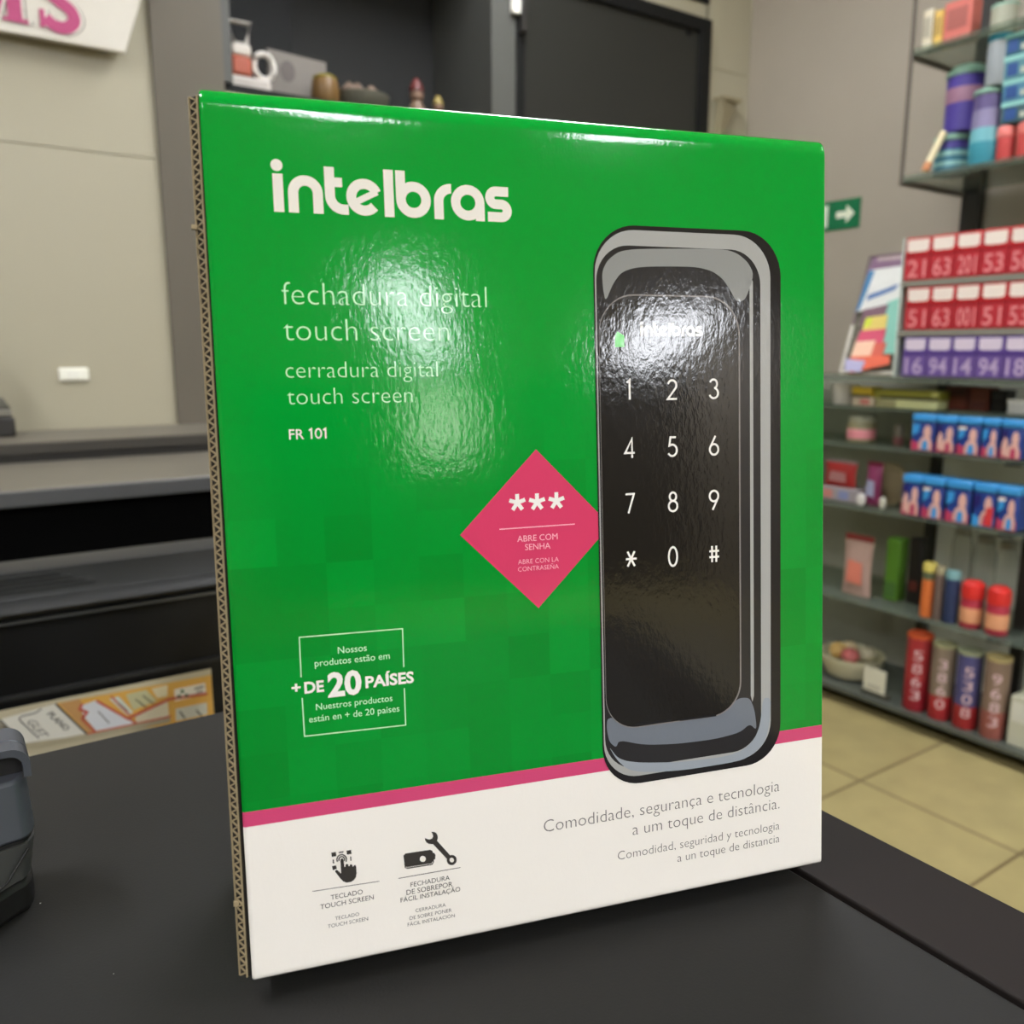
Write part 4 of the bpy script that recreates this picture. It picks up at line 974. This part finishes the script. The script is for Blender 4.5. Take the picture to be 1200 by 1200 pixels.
M_clear = mat('clear_plastic', (.86, .88, .84, 1), .12, trans=.85, ior=1.3)
for k, (a, b, zt) in enumerate(((1108, 1132, .60), (1134, 1160, .585), (1160, 1186, .58))):
    jar(a, b, z, zt, XS+.19, ['clear plastic canister behind the navy container', 'clear plastic canister behind the left red jar', 'clear plastic canister behind the right red jar'][k], 'canister', [
        ('canister', M_clear, [(.9, 0), (1, .04), (1, .8), (.8, .9)]), ('lid', (150, 148, 134), [(.82, .901), (.84, .98), (.7, 1)])], name='clear_canister')['group'] = 'clear canisters'
def pouch(a, b, z0, z1, x, label, cols, name='pouch', cat='pouch', tilt=.0):
    zm = (z0+z1)/2; rel = Vector((x, onx((a+b)/2, 600, x).y, zm))-CAM; py = 600-F*rel.dot(upv)/rel.dot(fwd)
    y0, y1 = yspan(a, b, py, x); w = (y1-y0)/2; h = z1-z0
    t = thing(name, label, cat, (x+.02, (y0+y1)/2, z0))
    v = []; f = []; n = 8
    for i in range(n+1):
        s = i/n; d = .018*math.sin(math.pi*min(1, .12+s*.88))**.6+.001; ww = w*(1-.08*math.sin(math.pi*s))
        for k in range(12):
            a_ = 2*math.pi*k/12; v.append((d*math.cos(a_), ww*math.sin(a_)*(1 if abs(math.sin(a_)) < .9 else 1), h*s))
    for i in range(n):
        for k in range(12): f.append((i*12+k, i*12+(k+1) % 12, (i+1)*12+(k+1) % 12, (i+1)*12+k))
    f += [tuple(reversed(range(12))), tuple(range(n*12, n*12+12))]
    MB().add(v, f).build('bag', paint(*cols[0]), t, smooth=True)
    MB().box(-.003, -w*.95, h+.0002, .003, w*.95, h*1.10).build('seal', paint(*cols[1]), t, bevel=.001)
    MB().add([(-.0225, w*.5, h*.25), (-.0225, -w*.6, h*.22), (-.0225, -w*.55, h*.62), (-.0225, w*.4, h*.66)], [(0, 1, 2, 3)]).build('label', paint(*cols[2]), t, fix=False)
    return t
pouch(984, 1018, z, .53, XS+.05, 'pale pink pouch with a red top on the low shelf', [(172, 142, 130), (128, 50, 46), (214, 124, 104)])
# shelf .647, left section: small toys and bags
z = .6475
pouch(962, 1000, z+.045, z+.12, XS+.06, 'red bag on the left of the lower middle shelf', [(166, 40, 38), (150, 128, 130), (176, 120, 120)], 'gift_bag', 'bag')
carton(960, 1006, z, z+.044, XS+.05, .08, (150, 140, 140), 'pale box under the red bag', 'box', 'pale_box', [(.2, .8, .1, .35, (186, 120, 110), 'pink_print'), (.2, .8, .5, .75, (126, 132, 170), 'blue_print')])
pouch(1011, 1029, z+.004, z+.125, XS+.05, 'magenta bag beside the beige disc', [(140, 54, 96), (110, 20, 50), (150, 150, 176)], 'gift_bag', 'bag')
for k, (a, b, col, lb) in enumerate(((1000, 1011, (206, 200, 192), 'white ball between the red and magenta bags'), (1028, 1036, (190, 186, 170), 'small cream ball in front of the beige disc'))):
    jar(a, b, z, z+.04, XS+.02, lb, 'ball', [('shell', col, [(.1, 0), (.7, .1), (1, .45), (.8, .85), (.1, 1)])], name='ball')
t = thing('beige_disc', 'round beige disc standing on the lower middle shelf', 'disc', (XS+.12, onx(1040, 575, XS+.12).y, z))
MB().tube([(0, 0, .066), (.014, 0, .066)], .066, seg=40).build('disc', paint(144, 128, 98), t)
MB().tube([(-.003, 0, .066), (-.0002, 0, .066)], .052, seg=40).build('face', paint(136, 120, 92), t)
# shelf .838, left section
z = .8385
jar(985, 1016, z, .955-.035, XS+.05, 'jar with a pale lid and pink label on the middle shelf', 'jar', [('body', (122, 116, 84), [(.9, 0), (1, .05), (1, .7), (.9, .78)]), ('label', (216, 136, 142), [(1.005, .15), (1.01, .16), (1.01, .5), (1.005, .52)]), ('lid', (160, 158, 136), [(.92, .781), (.95, .8), (.95, .98), (.85, 1)])], name='labelled_jar')
jar(1044, 1056, z, .90, XS+.10, 'tiny jar with a pinkish foot on the middle shelf', 'jar', [('body', (136, 84, 84), [(.9, 0), (1, .05), (1, .4)]), ('top', (134, 126, 110), [(.95, .401), (.9, .9), (.6, 1)])], name='tiny_jar')
# shelf .953: things under the packs
z = .9535
jar(966, 996, z, 1.018, XS+.05, 'white cup at the left of the shelf under the packs', 'cup', [('cup', (206, 200, 192), [(.75, 0), (.85, .1), (1, 1), (.92, 1), (.8, .15)])], name='cup')
carton(998, 1024, z, z+.028, XS+.045, .06, (206, 190, 166), 'cream box under the yellow box', 'box', 'cream_box', [(.2, .8, .4, .8, (206, 130, 120), 'pink_print')])
carton(1026, 1098, z, z+.026, XS+.045, .06, (206, 206, 150), 'pale yellow carton lying under the packs', 'carton', 'pale_carton', [(.1, .9, 0, .35, (150, 144, 104), 'darker_print')])  # left part of the face in a darker tone
carton(998, 1021, z+.0282, z+.058, XS+.045, .06, (206, 176, 50), 'yellow box stacked on the cream box', 'box', 'yellow_box', [(0, .28, 0, 1, (56, 50, 30), 'dark_foot')])
carton(1024, 1100, z+.0264, z+.054, XS+.05, .06, (150, 146, 56), 'olive yellow long carton stacked on the pale carton', 'carton', 'olive_carton', [(0, .3, .1, 1, (44, 42, 24), 'dark_foot'), (.4, .9, .9, 1, (206, 202, 120), 'pale_end')])
carton(1108, 1134, z, z+.068, XS+.11, .06, (112, 50, 36), 'dark red brown box on the shelf under the packs', 'box', 'brown_box', [(.6, .95, .1, .9, (80, 40, 30), 'dark_print')])
carton(1135, 1158, z, z+.066, XS+.11, .06, (116, 56, 38), 'red brown box right of the darker brown box', 'box', 'brown_box', [(.1, .4, .1, .9, (90, 40, 30), 'dark_print')])
carton(1160, 1178, z, z+.060, XS+.12, .06, (24, 20, 18), 'small black box right of the brown boxes', 'box', 'black_box', [(.6, .9, .1, .9, (50, 46, 44), 'grey_print')])
carton(1180, 1212, z, z+.040, XS+.06, .07, (206, 204, 196), 'white box at the right end under the packs', 'box', 'white_box', [(.7, 1, 0, 1, (226, 224, 216), 'lid')])

# ---- upper shelf goods
z = 1.6018; x = XS+.02
M_tub = mat('clear_tub', (.80, .86, .86, 1), .1, trans=.55, ior=1.35)
mint = (138, 176, 156)
jar(1085, 1127, z, 1.705, x+.04, 'lower teal canister at the left end of the upper shelf', 'canister', [('body', (62, 120, 140), [(.9, 0), (.98, .04), (.96, .62)]), ('purple_band', (76, 66, 140), [(.96, .621), (.96, .84)]), ('lid', mint, [(1.02, .841), (1.06, .88), (1.04, .97), (.9, 1)]), ('pale_ring', (150, 196, 190), [(.985, .45), (.99, .46), (.99, .55), (.985, .56)]), ('lower_ring', (150, 196, 190), [(.985, .2), (.99, .21), (.99, .3), (.985, .31)])], name='canister')
jar(1098, 1146, 1.7055, 1.888, x+.04, 'purple canister with a mint domed lid, stacked on the teal canister', 'canister', [('body', (74, 60, 138), [(.88, 0), (.96, .03), (.98, .80)]), ('lid', mint, [(1.0, .801), (1.05, .82), (1.0, .88), (.7, .95), (.2, .965), (.16, 1)]), ('print_band', (150, 110, 130), [(.985, .42), (.99, .43), (.99, .62), (.985, .63)])], name='canister')
jar(1130, 1168, z, 1.792, x, 'clear and teal canister at the front of the upper shelf', 'canister', [('foot', (60, 142, 158), [(.94, 0), (1, .03), (1, .30)]), ('teal_print', (110, 172, 180), [(1, .301), (.97, .48)]), ('lilac_print', (132, 124, 156), [(.97, .481), (.94, .72)]), ('purple_print', (92, 80, 122), [(.94, .721), (.93, .92)]), ('lid', mint, [(.98, .921), (1.04, .94), (.9, .985), (.5, 1)])], name='canister')
jar(1153, 1184, 1.7925, 1.985, x, 'clear tube canister stacked on the teal canister', 'canister', [('tube', (150, 156, 158), [(.94, 0), (1, .02), (1, .55)]), ('teal_band', (40, 128, 150), [(1, .551), (1, .63)]), ('upper_print', (160, 160, 140), [(1, .631), (1, .97)]), ('lid', mint, [(1.03, .971), (1.03, 1)])], name='canister')
t = thing('cream_stick', 'cream and orange stick leaning at the left end of the upper shelf', 'stick', (XS+.02, onx(1084, 197, XS+.02).y, z))
MB().tube([(0, 0, .006), (.035, -.025, .108)], .0095).build('stick', paint(222, 208, 168), t, smooth=True)
MB().tube([(.0, .0, .0062), (.0075, -.0055, .028)], .0102).build('tip', paint(196, 130, 84), t, smooth=True)
for k, (z0, z1, col) in enumerate(((1.6895, 1.742, (60, 90, 96)), (1.7425, 1.795, (74, 124, 150)), (1.7955, 1.852, (84, 132, 140)), (1.8525, 1.905, (46, 96, 112)))):
    carton(1174+k*2, 1216, z0, z1, x+.01, .09, col, ['grey teal box resting on the red jars', 'blue box above the grey teal box', 'mint box third up in the stack', 'dark teal box topmost in the stack'][k], 'box', 'teal_box',
           [(.8, 1, 0, 1, (140, 196, 188), 'mint_rim'), (.15, .7, .12, .45, (38, 74, 130), 'blue_print'), (.2, .45, .55, .85, (176, 180, 164), 'pale_print')])['group'] = 'boxes stacked on the red jars'
for k, (a, b) in enumerate(((1164, 1186), (1187, 1212))):
    jar(a, b, z, 1.689, x+.01, ['red jar with a pink lid, left one on the upper shelf', 'red jar with a pink lid, right one on the upper shelf'][k], 'jar', [('body', (196, 74, 72), [(.9, 0), (.96, .04), (.96, .68)]), ('lid', (220, 120, 112), [(1, .681), (1.04, .72), (1.03, .95), (.9, 1)])], name='pink_lid_jar')['group'] = 'red jars on the upper shelf'
z = 1.9300
for k, (a, b, h, col, lb) in enumerate(((1082, 1094, .10, (206, 196, 170), 'cream carton at the left on the topmost shelf'), (1096, 1106, .09, (214, 176, 90), 'yellow carton on the topmost shelf'), (1108, 1140, .10, (196, 104, 92), 'red carton on the topmost shelf'))):
    carton(a, b, z, z+h, XS+.03, .05, col, lb, 'carton', 'small_carton', [(.3, .8, .15, .85, tuple(int(c*.8) for c in col), 'print')])

# ------------------------------------------------------------------ groups of like things
GROUPS = {'tall_tin': 'tall tins on the bottom deck', 'ceiling_light': 'ceiling light panels', 'figurine': 'figurines in the dark bay', 'slim_jar': 'slim containers on the low shelf',
          'canister': 'canisters on the upper shelf', 'gift_bag': 'small bags on the lower middle shelf', 'brown_box': 'brown boxes under the packs', 'small_carton': 'cartons on the topmost shelf', 'ball': 'small balls on the lower middle shelf'}
for o in COL.objects:
    b = o.name.split('.')[0]
    if o.parent is None and b in GROUPS and 'label' in o: o['group'] = GROUPS[b]
